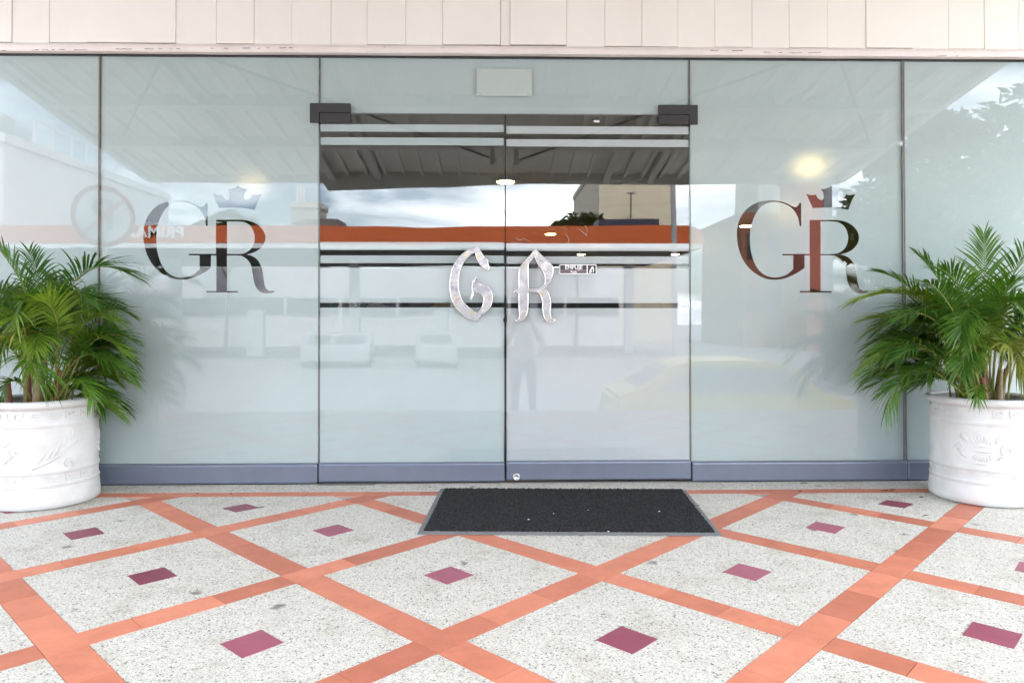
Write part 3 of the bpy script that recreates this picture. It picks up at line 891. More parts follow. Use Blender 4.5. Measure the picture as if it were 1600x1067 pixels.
# dry leaf bits on the terrazzo
LITM = mat('dry_leaf', (0.05, 0.035, 0.025), 0.9)
bits = [(1257, 755, .05), (1385, 767, .06), (1440, 777, .03), (1289, 780, .012), (308, 771.5, .012), (361, 772, .012), (352, 796, .014), (283, 787, .01), (672, 761, .02), (738, 761, .03), (1395, 766, .05), (1446, 806, .03), (1250, 768, .02)]
bm = bmesh.new()
for u, v, ln in bits:
    p = at_z(u, v, 0.002); a0 = random.uniform(-.7, .7)
    q = Vector((math.cos(a0), math.sin(a0) * .5, 0)) * ln * .5
    tube(bm, [p - q + Vector((0, 0, .001)), p + Vector((0, 0.004, .004)), p + q + Vector((0, 0, .001))], [0.001, 0.0024, 0.0008], 5)
tag(obj('leaf_litter', bm, LITM), kind='stuff')

# ================================================================== POTS
def centre_from_edge(u, yc, r, side):
    d = ray(u, 775); sl = d[0] / d[1]
    return Vector((sl * (yc - CAM[1]) + side * r * math.sqrt(1 + sl * sl), yc, 0))
PL = centre_from_edge(156.5, -0.335, 0.250, -1)
PR = centre_from_edge(1450.5, -0.385, 0.250, 1)

def wrap(bm, r):
    for v in bm.verts:
        a = v.co.x / r
        rr_ = r + v.co.y
        v.co = Vector((rr_ * math.sin(a), -rr_ * math.cos(a), v.co.z))

def key_motif(w, h, z0, r):
    bm = bmesh.new()
    t = 0.0075; d = 0.0042
    def bar(x0, x1, z_0, z_1):
        n = max(1, int((x1 - x0) / 0.012))
        for k in range(n):
            box(bm, x0 + (x1 - x0) * k / n, x0 + (x1 - x0) * (k + 1) / n, -0.004, d, z_0, z_1)
    bar(-w / 2, w / 2, z0, z0 + t)
    bar(-w / 2, -w / 2 + t, z0 + t, z0 + h)
    bar(-w / 2 + t, w / 2 - .2 * w, z0 + h - t, z0 + h)
    bar(w / 2 - .2 * w - t, w / 2 - .2 * w, z0 + 2.1 * t, z0 + h - t)
    bar(-w / 2 + 2.4 * t, w / 2 - .2 * w - t, z0 + 2.1 * t, z0 + 3.1 * t)
    bmesh.ops.remove_doubles(bm, verts=bm.verts, dist=1e-5)
    wrap(bm, r)
    return bm

def blob(bm, cx, cz, a, b, rot, d, r, tip=1.0):
    """a raised petal on the pot wall"""
    n, m = 12, 4
    rings = []
    for i in range(m + 1):
        f = math.cos(i / m * math.pi / 2); hh = d * math.sin(i / m * math.pi / 2)
        ring = []
        for k in range(n):
            th = 2 * math.pi * k / n
            x, z = a * f * math.cos(th), b * f * math.sin(th) * (1 if math.cos(th) < 0 else tip)
            ring.append(bm.verts.new((cx + x * math.cos(rot) - z * math.sin(rot), hh - 0.003, cz + x * math.sin(rot) + z * math.cos(rot))))
            if i == m: break
        rings.append(ring)
    for i in range(m - 1):
        for k in range(n):
            bm.faces.new((rings[i][k], rings[i][(k + 1) % n], rings[i + 1][(k + 1) % n], rings[i + 1][k]))
    for k in range(n):
        bm.faces.new((rings[m - 1][k], rings[m - 1][(k + 1) % n], rings[m][0]))

def scroll(bm, pts, r):
    tube(bm, [(x, -0.001, z) for x, z in pts], [0.004 + 0.004 * math.sin(math.pi * k / (len(pts) - 1)) for k in range(len(pts))], 6)

def flower_relief(r):
    bm = bmesh.new()
    z = 0.29
    for k in range(-3, 4):
        blob(bm, 0.013 * k, z + 0.045 - .0016 * k * k, 0.020, 0.0055, math.pi / 2 - 0.13 * k, 0.008, r)
        blob(bm, 0.012 * k, z - 0.052 + .0012 * k * k, 0.018, 0.0055, -math.pi / 2 + 0.12 * k, 0.008, r)
    blob(bm, 0, z + 0.012, 0.042, 0.011, 0, 0.010, r); blob(bm, 0, z - 0.014, 0.046, 0.011, 0, 0.011, r)
    blob(bm, 0, z - 0.078, 0.038, 0.008, 0, 0.007, r)
    for s in (-1, 1):
        blob(bm, s * 0.075, z + 0.045, 0.030, 0.016, s * 0.8 + (math.pi if s < 0 else 0), 0.009, r)
        sc_ = [(s * (0.065 + .045 * t + 0.02 * math.sin(5 * t)), z - 0.055 + 0.075 * t - .05 * t * t + .02 * math.sin(4 * t)) for t in [k / 10 for k in range(11)]]
        scroll(bm, sc_, r)
        sp = [(s * (0.098 + (0.026 - .0018 * k) * math.cos(k * .55)), z - 0.01 + (0.026 - .0018 * k) * math.sin(k * .55) * 1.3) for k in range(13)]
        scroll(bm, sp, r)
    wrap(bm, r)
    return bm

def leaf_relief(r):
    bm = bmesh.new()
    z = 0.28
    main = [(-0.10 + .2 * t, z - 0.075 + 0.02 * math.sin(3 * t) + 0.115 * t * t) for t in [k / 12 for k in range(13)]]
    scroll(bm, main, r)
    for k in range(5):
        t = .25 + .17 * k
        blob(bm, -0.10 + .2 * t - .012, z - 0.045 + 0.125 * t * t + .012, 0.030, 0.0075, 0.95 + .12 * k, 0.0075, r)
    sp = [(0.055 + (0.030 - .002 * k) * math.cos(k * .55 - 1.5), z - 0.065 + (0.030 - .002 * k) * math.sin(k * .55 - 1.5)) for k in range(14)]
    scroll(bm, sp, r)
    wrap(bm, r)
    return bm

PROF = [(0.0, 0.002), (0.236, 0.002), (0.240, 0.006), (0.250, 0.011), (0.252, 0.035), (0.246, 0.100), (0.242, 0.108), (0.247, 0.113), (0.2475, 0.120), (0.243, 0.126), (0.2405, 0.132), (0.2405, 0.168), (0.243, 0.173), (0.2475, 0.180), (0.2475, 0.188),
        (0.243, 0.196), (0.2415, 0.205), (0.244, 0.29), (0.2415, 0.392), (0.243, 0.402), (0.248, 0.410), (0.248, 0.420), (0.2425, 0.428), (0.2385, 0.436), (0.2385, 0.484), (0.242, 0.490), (0.252, 0.494), (0.2615, 0.503), (0.264, 0.514), (0.2605, 0.526), (0.250, 0.532), (0.238, 0.529), (0.232, 0.518), (0.228, 0.46), (0.0, 0.45)]
def planter(c, label, rot, reliefs):
    t = thing('planter_pot', label, 'plant pot', c, 'white relief planters beside the entrance')
    bm = bmesh.new(); lathe(bm, PROF[:-2], 96)
    bmesh.ops.rotate(bm, verts=bm.verts, matrix=Matrix.Rotation(rot, 3, 'Z'))
    for v in bm.verts:      # a hand-cast wall is never quite round
        a = math.atan2(v.co.y, v.co.x)
        k = 1 + 0.006 * math.sin(2 * a + rot) + 0.003 * math.sin(5 * a + 3 * v.co.z)
        v.co.x *= k; v.co.y *= k
    b = obj('pot_body', bm, WHITEPAINT, t, True); b.location = (0, 0, 0)
    bm = bmesh.new()
    g = 40
    rs2 = random.Random(2)
    rr0 = [[bm.verts.new((r_ * math.cos(2 * math.pi * k / g), r_ * math.sin(2 * math.pi * k / g), 0.485 + rs2.uniform(-.012, .014))) for k in range(g)] for r_ in (0.231, .19, .14, .09, .04)]
    for A_, B_ in zip(rr0, rr0[1:]):
        for k in range(g): bm.faces.new((A_[k], A_[(k + 1) % g], B_[(k + 1) % g], B_[k]))
    bm.faces.new(rr0[-1])
    s = obj('soil', bm, SOIL, t); s.location = (0, 0, 0)
    n = 20
    for z0, h in ((0.441, 0.038), (0.1335, 0.032)):
        proto = obj('key_relief', key_motif(0.056, h, z0, 0.2395), WHITEPAINT, t); proto.location = (0, 0, 0)
        for k in range(n):
            o = proto if k == 0 else proto.copy()
            if k: COL.objects.link(o)
            o.rotation_euler.z = rot + 2 * math.pi * k / n
    for kind_, ang in reliefs:
        o = obj('flower_relief' if kind_ == 'f' else 'scroll_relief', (flower_relief if kind_ == 'f' else leaf_relief)(0.2435), WHITEPAINT, t, True)
        o.location = (0, 0, 0); o.rotation_euler.z = ang
    return t
planter(PL, 'white cast planter with leaf scroll relief holding the left palm', 0.1, (('l', 0.75), ('f', -0.45), ('f', 2.2), ('l', 3.8)))
planter(PR, 'white cast planter with flower relief holding the right palm', 0.32, (('f', -0.62), ('l', 0.55), ('f', 1.8), ('l', 3.3)))

# ================================================================== PALMS
def leaf_mat(name, lo, mid, hi):
    m = bpy.data.materials.new(name); m.use_nodes = True
    b = m.node_tree.nodes['Principled BSDF']
    oi = N(m, 'ShaderNodeObjectInfo')
    base = ramp(m, oi.outputs['Random'], [(0.0, lo), (0.55, mid), (0.86, hi), (1.0, (min(1, hi[0] * 1.1), hi[1], hi[2]))])
    var = ramp(m, noise(m, 14, 3), [(0.3, (0.55, 0.62, 0.55)), (0.7, (1.4, 1.28, 1.15))])
    colr = mixc(m, 1.0, base, var, 'MULTIPLY')
    L(m, colr, b.inputs['Base Color'])
    b.inputs['Roughness'].default_value = 0.42
    b.inputs['Specular IOR Level'].default_value = 0.45
    at_ = N(m, 'ShaderNodeAttribute', attribute_name='along')
    tipf = ramp(m, at_.outputs['Fac'], [(0.80, (0, 0, 0)), (0.97, (0.85, 0.85, 0.85))])
    dry = N(m, 'ShaderNodeMath', operation='MULTIPLY'); L(m, tipf, dry.inputs[0])
    L(m, ramp(m, noise(m, 9, 2), [(0.42, (0.05, 0.05, 0.05)), (0.62, (1, 1, 1))]), dry.inputs[1])
    colr = mixc(m, dry.outputs[0], colr, (0.20, 0.13, 0.05))
    L(m, colr, b.inputs['Base Color'])
    t = N(m, 'ShaderNodeBsdfTranslucent'); L(m, mixc(m, 1.0, colr, (1.5, 1.5, 0.6), 'MULTIPLY'), t.inputs['Color'])
    x = N(m, 'ShaderNodeMixShader'); x.inputs[0].default_value = 0.20
    o = m.node_tree.nodes['Material Output']
    L(m, b.outputs[0], x.inputs[1]); L(m, t.outputs[0], x.inputs[2]); L(m, x.outputs[0], o.inputs[0])
    return m
LEAF = leaf_mat('palm_leaf', (0.030, 0.098, 0.012), (0.075, 0.185, 0.016), (0.135, 0.235, 0.020))
LEAFY = leaf_mat('palm_leaf_yellow', (0.16, 0.20, 0.025), (0.20, 0.22, 0.035), (0.26, 0.24, 0.05))
RACH = stained('palm_rachis', (0.22, 0.22, 0.045), 0.5, (0.14, 0.16, 0.03), 12, 0.6)
TRUNKM = stained('palm_stem', (0.20, 0.13, 0.06), 0.65, (0.34, 0.30, 0.20), 16, 0.8, bs=0.5)
BROWNST = stained('palm_brown_stem', (0.22, 0.085, 0.045), 0.65, (0.10, 0.05, 0.03), 20, 0.7, bs=0.4)

def frond(root, pts, out, n=30, maxl=0.26, pf=0.38, wid=0.0115, droop=0.35, rnd=None, m=LEAF, vee=0.45, rad=0.0055, fwd0=62, fwd1=22):
    rnd = rnd or random
    P = [Vector(p) for p in pts]
    def bez(t):
        Q = list(P)
        while len(Q) > 1:
            Q = [Q[i] * (1 - t) + Q[i + 1] * t for i in range(len(Q) - 1)]
        return Q[0]
    bm = bmesh.new()
    al = bm.verts.layers.float.new('along')
    K = 16
    tube(bm, [bez(k / K) for k in range(K + 1)], [rad * (1 - 0.8 * k / K) for k in range(K + 1)], 6)
    nr = len(bm.faces)
    n = int(n * 1.05)
    for k in range(n):
        f = (k + 0.5) / n
        t = pf + (1 - pf) * f
        p = bez(t); T = (bez(min(1, t + .02)) - bez(t - .02)).normalized()
        Nn = Vector((0, 0, 1)) - Vector(out) * 0.75
        Nn = (Nn - T * Nn.dot(T)).normalized()
        B = T.cross(Nn)
        prof = (0.45 + 0.55 * min(1, f / .30)) * (1 - 0.62 * max(0, (f - .45) / .55) ** 1.4)
        for sd_ in (-1, 1):
            ln = 1.12 * maxl * prof * rnd.uniform(.86, 1.08)
            a = math.radians(fwd0 + (fwd1 - fwd0) * f + rnd.uniform(-6, 6))
            ve = vee + rnd.uniform(-.15, .15)
            d = (T * math.cos(a) + (B * sd_ * math.cos(ve) + Nn * math.sin(ve)) * math.sin(a)).normalized()
            wv = (T - d * T.dot(d)).normalized()
            up = d.cross(wv) * -sd_
            w = wid * rnd.uniform(.8, 1.15) * (0.75 + .25 * prof)
            dr_ = droop * rnd.uniform(.6, 1.4)
            prev = None
            S_ = 6
            for q in range(S_ + 1):
                s = q / S_
                c = p + d * (s * ln) + Vector((0, 0, -1)) * dr_ * ln * s ** 2.2
                ww = w * (0.35 + 2.2 * s if s < .25 else 0.9 * (1 - ((s - .25) / .75) ** 1.7) + 0.02)
                ww = min(ww, w)
                cur = (bm.verts.new(c + wv * ww * .5 + up * ww * .18), bm.verts.new(c), bm.verts.new(c - wv * ww * .5 + up * ww * .18))
                for v_ in cur: v_[al] = s
                if prev:
                    bm.faces.new((prev[0], prev[1], cur[1], cur[0])); bm.faces.new((prev[1], prev[2], cur[2], cur[1]))
                prev = cur
    for v in bm.verts:          # leaves press against the glass, not through it
        if v.co.y > -0.014: v.co.y = -0.014 - 0.012 * (v.co.y + 0.014)
    bm.normal_update()
    o = obj('frond', bm, m, root, True)
    o.data.materials.append(RACH)
    for i in range(nr): o.data.polygons[i].material_index = 1
    return o

def palm(c, label, stems, fronds, extra, seed, nfill=12, side=0):
    rnd = random.Random(seed)
    t = thing('palm_plant', label, 'palm', (c.x, c.y, 0.48), 'potted palms beside the entrance')
    for (x, y, h, r, lean, m) in stems:
        bm = bmesh.new()
        pts, rad = [], []
        for k in range(15):
            s = k / 14
            pts.append((c.x + x + lean * s * h, c.y + y, 0.47 + h * s)); rad.append(r * (1.15 - .45 * s) * (1.06 if k % 3 == 0 else 1))
        tube(bm, pts, rad, 10)
        obj('stem', bm, m, t, True)
    for fr in fronds:
        pts = [at_y(u, v, c.y + dy) for u, v, dy in fr['p']]
        o_ = Vector((pts[-1].x - pts[0].x, pts[-1].y - pts[0].y, 0))
        o_ = o_.normalized() if o_.length > .05 else Vector((0, -1, 0))
        frond(t, pts, o_, rnd=rnd, **{k: v for k, v in fr.items() if k != 'p'})
    more = [(360 * (k + rnd.random()) / nfill, rnd.uniform(.30, .62), rnd.uniform(.16, .40), rnd.uniform(.05, .22), rnd.uniform(.17, .24)) for k in range(nfill)]
    more += [(90 - side * rnd.uniform(42, 84), rnd.uniform(.06, .52), rnd.uniform(*((.20, .33) if side > 0 else (.30, .50))), rnd.uniform(.05, .2), rnd.uniform(.15, .20)) for k in range(18)]
    for (az, h, reach, dr, ml) in list(extra) + more:
        a = math.radians(az)
        d = Vector((math.cos(a), math.sin(a), 0))
        b = Vector((c.x, c.y, 0.5)) + d * rnd.uniform(.02, .09) + Vector((rnd.uniform(-.05, .05), rnd.uniform(-.05, .05), 0))
        pts = [b, b + d * reach * .12 + Vector((0, 0, h * .62)), b + d * reach * .5 + Vector((0, 0, h * 1.12)), b + d * reach + Vector((0, 0, h - dr))]
        frond(t, pts, d, rnd=rnd, n=rnd.randint(24, 32), maxl=ml)
    return t

LFR = [
    dict(p=[(86, 622, 0), (88, 500, 0), (100, 375, -.02), (205, 430, -.02)], n=34, maxl=.27, pf=.46, droop=.42),
    dict(p=[(70, 615, 0), (66, 500, -.02), (40, 430, -.05), (-20, 370, -.08)], n=30, maxl=.26, pf=.42),
    dict(p=[(60, 618, -.03), (55, 520, -.12), (38, 480, -.22), (-30, 585, -.30)], n=22, maxl=.26, pf=.45, m=LEAFY, droop=.5, wid=.017),
    dict(p=[(88, 620, 0), (110, 560, -.02), (135, 520, -.04), (205, 590, -.06)], n=28, maxl=.20, pf=.42, droop=.5),
    dict(p=[(92, 620, 0), (112, 540, 0), (122, 480, 0), (175, 500, -.02)], n=28, maxl=.22, pf=.45, droop=.45),
    dict(p=[(84, 615, .02), (92, 510, .04), (110, 455, .06), (172, 470, .08)], n=28, maxl=.22, pf=.40),
    dict(p=[(92, 622, -.05), (108, 590, -.10), (128, 575, -.14), (146, 630, -.18)], n=20, maxl=.13, pf=.35, droop=.4),
    dict(p=[(74, 615, 0), (70, 510, .03), (66, 450, .06), (45, 390, .12)], n=30, maxl=.22, pf=.40),
    dict(p=[(66, 615, 0), (50, 520, 0), (35, 470, 0), (-15, 450, .02)], n=30, maxl=.24, pf=.38),
    dict(p=[(55, 620, -.06), (46, 570, -.14), (40, 530, -.22), (62, 600, -.32)], n=24, maxl=.2, pf=.4, droop=.55),
    dict(p=[(60, 618, -.02), (40, 560, -.04), (10, 510, -.05), (-50, 540, -.06)], n=28, maxl=.24, pf=.35),
    dict(p=[(82, 615, -.02), (100, 520, -.08), (92, 470, -.14), (60, 470, -.24)], n=28, maxl=.22, pf=.42),
    dict(p=[(50, 625, -.1), (35, 600, -.15), (20, 580, -.18), (5, 610, -.22)], n=16, maxl=.12, pf=.4),
]
palm(PL, 'feathery green palm in the left white planter with a tall arching frond',
     [(-.115, -.10, .16, .017, -.06, BROWNST), (.025, -.11, .22, .018, .03, TRUNKM), (-.03, -.08, .22, .012, .0, BROWNST), (-.06, -.05, .24, .012, -.05, TRUNKM), (.0, -.03, .26, .012, .04, TRUNKM), (.07, -.04, .2, .010, .15, BROWNST)],
     LFR, [(100, .62, .34, .1, .22), (60, .55, .34, .15, .22), (140, .55, .36, .15, .22), (180, .6, .4, .15, .24), (215, .5, .4, .2, .22), (245, .5, .3, .15, .2), (300, .42, .25, .15, .2), (160, .4, .42, .25, .22), (80, .66, .15, .05, .2)], 11, 18, 1)
RFR = [
    dict(p=[(1535, 615, 0), (1540, 520, .04), (1540, 430, .08), (1537, 366, .10)], n=32, maxl=.21, pf=.36, droop=.22, fwd0=55),
    dict(p=[(1520, 615, 0), (1490, 500, 0), (1440, 425, -.02), (1335, 472, -.04)], n=34, maxl=.22, pf=.36, droop=.35),
    dict(p=[(1510, 615, 0), (1470, 540, -.03), (1420, 500, -.06), (1348, 580, -.08)], n=32, maxl=.21, pf=.34, droop=.5),
    dict(p=[(1505, 618, -.05), (1460, 570, -.09), (1415, 545, -.12), (1383, 645, -.14)], n=26, maxl=.16, pf=.4, droop=.55),
    dict(p=[(1530, 612, -.02), (1528, 520, -.10), (1506, 462, -.20), (1504, 535, -.30)], n=28, maxl=.17, pf=.42, droop=.5, wid=.017),
    dict(p=[(1530, 615, -.05), (1525, 560, -.16), (1508, 520, -.24), (1503, 588, -.33)], n=26, maxl=.155, pf=.42, droop=.5, wid=.017),
    dict(p=[(1560, 615, -.06), (1568, 560, -.16), (1562, 490, -.26), (1602, 585, -.36)], n=30, maxl=.20, pf=.40, droop=.4, m=LEAFY, wid=.017),
    dict(p=[(1530, 625, -.12), (1528, 600, -.20), (1526, 590, -.24), (1526, 628, -.28)], n=14, maxl=.095, pf=.35, droop=.4),
    dict(p=[(1550, 612, 0), (1556, 500, .0), (1570, 420, .0), (1625, 370, .02)], n=32, maxl=.24, pf=.36),
    dict(p=[(1525, 612, .02), (1505, 500, .05), (1480, 440, .08), (1430, 395, .12)], n=32, maxl=.2, pf=.40),
    dict(p=[(1520, 615, 0), (1500, 510, .0), (1470, 460, -.01), (1400, 455, -.02)], n=30, maxl=.22, pf=.36),
    dict(p=[(1515, 615, 0), (1480, 560, -.04), (1440, 530, -.08), (1375, 545, -.12)], n=30, maxl=.2, pf=.34, droop=.45),
    dict(p=[(1535, 612, 0), (1525, 500, -.04), (1510, 440, -.08), (1470, 420, -.12)], n=30, maxl=.24, pf=.38),
    dict(p=[(1555, 612, 0), (1575, 520, -.06), (1600, 470, -.1), (1650, 480, -.14)], n=30, maxl=.24, pf=.36),
    dict(p=[(1505, 620, -.04), (1485, 590, -.08), (1465, 580, -.10), (1425, 610, -.12)], n=18, maxl=.11, pf=.4, droop=.4),
    dict(p=[(1520, 612, .03), (1480, 520, .06), (1440, 440, .10), (1372, 425, .14)], n=30, maxl=.20, pf=.38),
    dict(p=[(1518, 612, .02), (1470, 540, .05), (1420, 480, .08), (1352, 500, .12)], n=30, maxl=.20, pf=.36),
    dict(p=[(1515, 615, .0), (1465, 560, .02), (1410, 530, .05), (1352, 596, .08)], n=30, maxl=.19, pf=.36, droop=.45),
    dict(p=[(1525, 612, -.05), (1490, 520, -.12), (1450, 465, -.18), (1402, 500, -.26)], n=28, maxl=.18, pf=.40, droop=.45),
    dict(p=[(1520, 615, -.05), (1480, 560, -.12), (1440, 520, -.2), (1402, 560, -.28)], n=26, maxl=.17, pf=.40, droop=.45),
    dict(p=[(1530, 612, -.05), (1510, 520, -.14), (1480, 445, -.2), (1440, 440, -.28)], n=28, maxl=.18, pf=.42),
    dict(p=[(1545, 612, -.02), (1548, 520, -.05), (1560, 450, -.1), (1585, 440, -.2)], n=30, maxl=.22, pf=.40),
]
palm(PR, 'broad bushy green palm in the right white planter, drooping over its rim',
     [(-.05, -.10, .16, .014, -.1, BROWNST), (.03, -.08, .2, .015, .05, TRUNKM), (-.01, -.04, .22, .012, .0, BROWNST), (-.09, -.05, .18, .009, -.25, TRUNKM), (.08, -.02, .2, .012, .15, TRUNKM)],
     RFR, [(100, .62, .3, .1, .22), (60, .6, .34, .1, .24), (20, .5, .4, .2, .24), (140, .5, .34, .15, .22), (0, .62, .35, .1, .24), (330, .45, .36, .2, .22), (300, .5, .3, .2, .2), (180, .45, .35, .2, .2), (200, .36, .34, .22, .18), (230, .42, .28, .2, .2)], 23, 18, -1)

# ================================================================== CANOPY over the entrance
can = thing('entrance_canopy', 'white metal canopy with ribbed sheets and beams, mirrored in the glass above the doors', 'canopy', (0, -2.3, 3.2))
ROOFM = stained('canopy_sheet', (0.80, 0.78, 0.72), 0.5, (0.50, 0.43, 0.33), 2.5, 0.55)
STM = stained('canopy_steel', (0.58, 0.58, 0.56), 0.5, (0.28, 0.27, 0.25), 3, 0.4)
YF = -4.6
ZF = mir(500, 285.5, YF).z
SLP = 0.164
def zroof(y): return ZF + SLP * (y - YF)
XCL, XCR = mir(235, 285, YF).x, mir(1310, 283, YF).x
def rbox(name, x0, x1, y0, y1, drop, th, m, par=can):
    """box that lies along the roof slope, hanging from it"""
    bm = bmesh.new()
    vs = box(bm, x0, x1, y0, y1, 0, 0.001)
    for k, v in enumerate(vs):
        v.co.z = zroof(v.co.y) - drop + (th if k > 3 else 0)
    return obj(name, bm, m, par)
rbox('roof_deck', XCL, XCR, YF, -0.02, -0.105, 0.03, ROOFM)
nsh = 38
wsh = (XCR - XCL) / nsh
proto = None
for k in range(nsh):
    x0 = XCL + wsh * k
    if proto is None:
        bm = bmesh.new()
        for (a0, a1, d0, d1) in ((0.002, wsh - 0.035, 0.0, 0.02), (wsh - 0.030, wsh - 0.002, -0.042, 0.02), (wsh * .3, wsh * .3 + .012, -0.008, 0.0)):
            vs = box(bm, a0, a1, YF + .02, -0.03, 0, 0.001)
            for q, v in enumerate(vs): v.co.z = zroof(v.co.y) + 0.08 + (d0 if q < 4 else d1)
        proto = obj('roof_sheet', bm, ROOFM, can)
        base_loc = proto.location.copy(); o = proto
    else:
        o = proto.copy(); COL.objects.link(o)
    o.location = base_loc + Vector((x0, 0, 0))
for y in (-0.75, -1.65, -2.55, -3.48):
    rbox('purlin', XCL + .02, XCR - .02, y - .05, y + .05, 0.03, 0.105, STM)
for x in (-4.0, -2.75, -1.94, -1.41, 1.30, 1.84, 2.6, 3.7):
    rbox('rafter', x - .035, x + .035, YF + .06, -0.03, 0.01, 0.084, STM)
for u in (769, 807):
    p = mir(u, 250, -3.5); boxo('hanger', p.x - .025, p.x + .025, -3.53, -3.47, p.z - .06, p.z + .16, STM, can)
bm = bmesh.new(); box(bm, XCL - .01, XCR + .01, YF - .05, YF + .05, ZF, ZF + 0.2); obj('front_beam', bm, STM, can)
bm = bmesh.new()
x0, x1 = mir(513, 297, YF + .12).x, mir(1066, 279, YF + .12).x
prism(bm, [(x0 - .09, ZF + .03), (x0, mir(513, 297, YF + .12).z), (x1, mir(1066, 278, YF + .12).z), (x1 + .06, ZF + .03), (x1 + .06, ZF + .15), (x0 - .09, ZF + .15)], YF + .055, YF + .13)
bmesh.ops.recalc_face_normals(bm, faces=bm.faces)
obj('gutter_beam', bm, STM, can)
for s, x in ((-1, XCL), (1, XCR)):
    rbox('edge_beam', x - .04, x + .04, YF + .06, -0.03, 0.001, 0.078, STM)
ROD = mat('rod', (0.08, 0.08, 0.08), 0.5, 0.5)
def rod(a, b):
    bm = bmesh.new(); tube(bm, [a, b], 0.013, 6); obj('tie_rod', bm, ROD, can)
def onroof(u, v, drop):
    e = (491.6 - v) / F
    dd = (ZF - drop + SLP * (-YF) + SLP * (-CAM[1]) - CAM[2]) / (e + SLP)
    return mir(u, v, -(dd + CAM[1]))
rod(onroof(318, 88, .04), onroof(775, 250, .04)); rod(onroof(1240, 95, .04), onroof(812, 250, .04))
rod(onroof(254, 88, .04), onroof(190, 222, .04)); rod(onroof(1314, 98, .04), onroof(1358, 225, .04))

# ================================================================== STREET, seen only as reflections
def wm(name, c, r=.7, d=None): return stained(name, c, r, d or tuple(x * .7 for x in c), 0.5, 0.4)
ORANGE = wm('orange_panel', (0.50, 0.088, 0.010), 0.4)
WHT = wm('white_panel', (0.75, 0.75, 0.75), 0.5); DRK = mat('dark_soffit', (0.10, 0.10, 0.10), 0.6); GLZ = mat('dark_glazing', (0.03, 0.035, 0.04), 0.1)
YG = -30.5
gs = thing('petrol_station', 'petrol station with a long orange fascia and rounded corner, mirrored behind the doors', 'petrol station', (-5, YG, -1.25))
zt, zb, zw = mir(640, 353.5, YG).z, mir(640, 381, YG).z, mir(640, 388.5, YG).z
xr, xl = mir(1100, 370, YG).x, -34.0
bm = bmesh.new()
R_ = zt - zb
arc = [(xr - R_ * .9 + R_ * .9 * math.sin(k / 8 * math.pi / 2), zb + R_ * math.cos(k / 8 * math.pi / 2)) for k in range(9)]
prism(bm, [(xl, zb), (xl, zt)] + arc, YG - 12.5, YG); bmesh.ops.recalc_face_normals(bm, faces=bm.faces); obj('fascia_band', bm, ORANGE, gs)
boxo('lower_band', xl, xr - .1, YG - 12.4, YG - .02, zw, zb - .003, WHT, gs); boxo('soffit', xl + .2, xr - .3, YG - 12.3, YG - .15, zw - .05, zw - .002, DRK, gs)
for x in (-28, -18, -8, 2, 7.5):
    boxo('column', x - .25, x + .25, YG - 6.5, YG - 6.0, -1.245, zw - .052, WHT, gs)
boxo('kiosk_wall', -33, 9, YG - 17.5, YG - 17.2, -1.245, 4.3, wm('kiosk', (.72, .71, .74)), gs)
for x in range(-31, 8, 4):
    boxo('kiosk_window', x, x + 3.75, YG - 17.18, YG - 17.1, 1.0, 2.15, GLZ, gs)
for x in (-25, -13, -3):
    boxo('fuel_pump', x - .4, x + .4, YG - 5, YG - 4.4, -1.245, 1.2, WHT, gs, bev=.05); 
p = mir(235, 365, YG)
text_mesh('lettering', 'PRIMAX', 0.78, WHT, gs, BACK(p.x + .2, YG + .02, p.z + .02), 0.02, 0.015, 1.06)
a, b = mir(935, 344, YG - 3), mir(1030, 354, YG - 3); boxo('roof_panel', a.x, b.x, YG - 5, YG - 3, zt + .02, a.z, mat('navy', (.015, .02, .05), .4), gs)
a, b = mir(470, 342, YG - 3), mir(530, 354, YG - 3); boxo('roof_unit', a.x, b.x, YG - 5, YG - 3, zt + .02, a.z, wm('unit', (.13, .13, .13)), gs)

def building(name, label, x0, x1, y0, y1, h, m, rows, cols, rot=0, wm_=GLZ):
    t = thing(name, label, 'building', ((x0 + x1) / 2, y1, -1.25))
    boxo('wall', x0, x1, y0, y1, -1.25, h, m, t)
    boxo('parapet', x0 - .15, x1 + .15, y0 - .15, y1 + .15, h + .002, h + .5, m, t)
    for r in range(rows):
        for c in range(cols):
            w = (x1 - x0) / cols; hh = (h) / rows
            f = boxo('window', x0 + w * (c + .25), x0 + w * (c + .75), y1 + .002, y1 + .06, hh * (r + .3), hh * (r + .75), wm_, t)
    if rot:
        t.rotation_euler.z = rot
    return t
a, b = mir(935, 280, -56), mir(1055, 280, -56)
bb = building('beige_building', 'plain beige block behind the petrol station, mirrored in the right door', a.x, b.x, -75, -56, 13.5, wm('beige', (.62, .54, .40)), 1, 0)
p = mir(988, 300, -54.5); bm = bmesh.new(); tube(bm, [(p.x, -55, 4), (p.x, -55, p.z)], .06, 6); tube(bm, [(p.x - .45, -55, p.z), (p.x + .45, -55, p.z)], .05, 6); obj('antenna_mast', bm, ROD, bb)
a, b = mir(455, 325, -60), mir(500, 325, -60)
tb = building('telecom_building', 'pale block with roof antennas, mirrored left of the doors', a.x, b.x, -63, -60, a.z, wm('paleblock', (.5, .46, .38)), 2, 2)
for k, du in enumerate((464, 469, 474)):
    p = mir(du, 292, -62); bm = bmesh.new(); tube(bm, [(p.x, -62, a.z), (p.x, -62, p.z)], .12, 6); obj('antenna_mast', bm, WHT, tb)
lb = building('apartment_block', 'long pale apartment block with roof tanks, mirrored in the far left pane', -36, -27, -56, -36, 10.4, wm('palewall', (.66, .70, .73)), 3, 4)
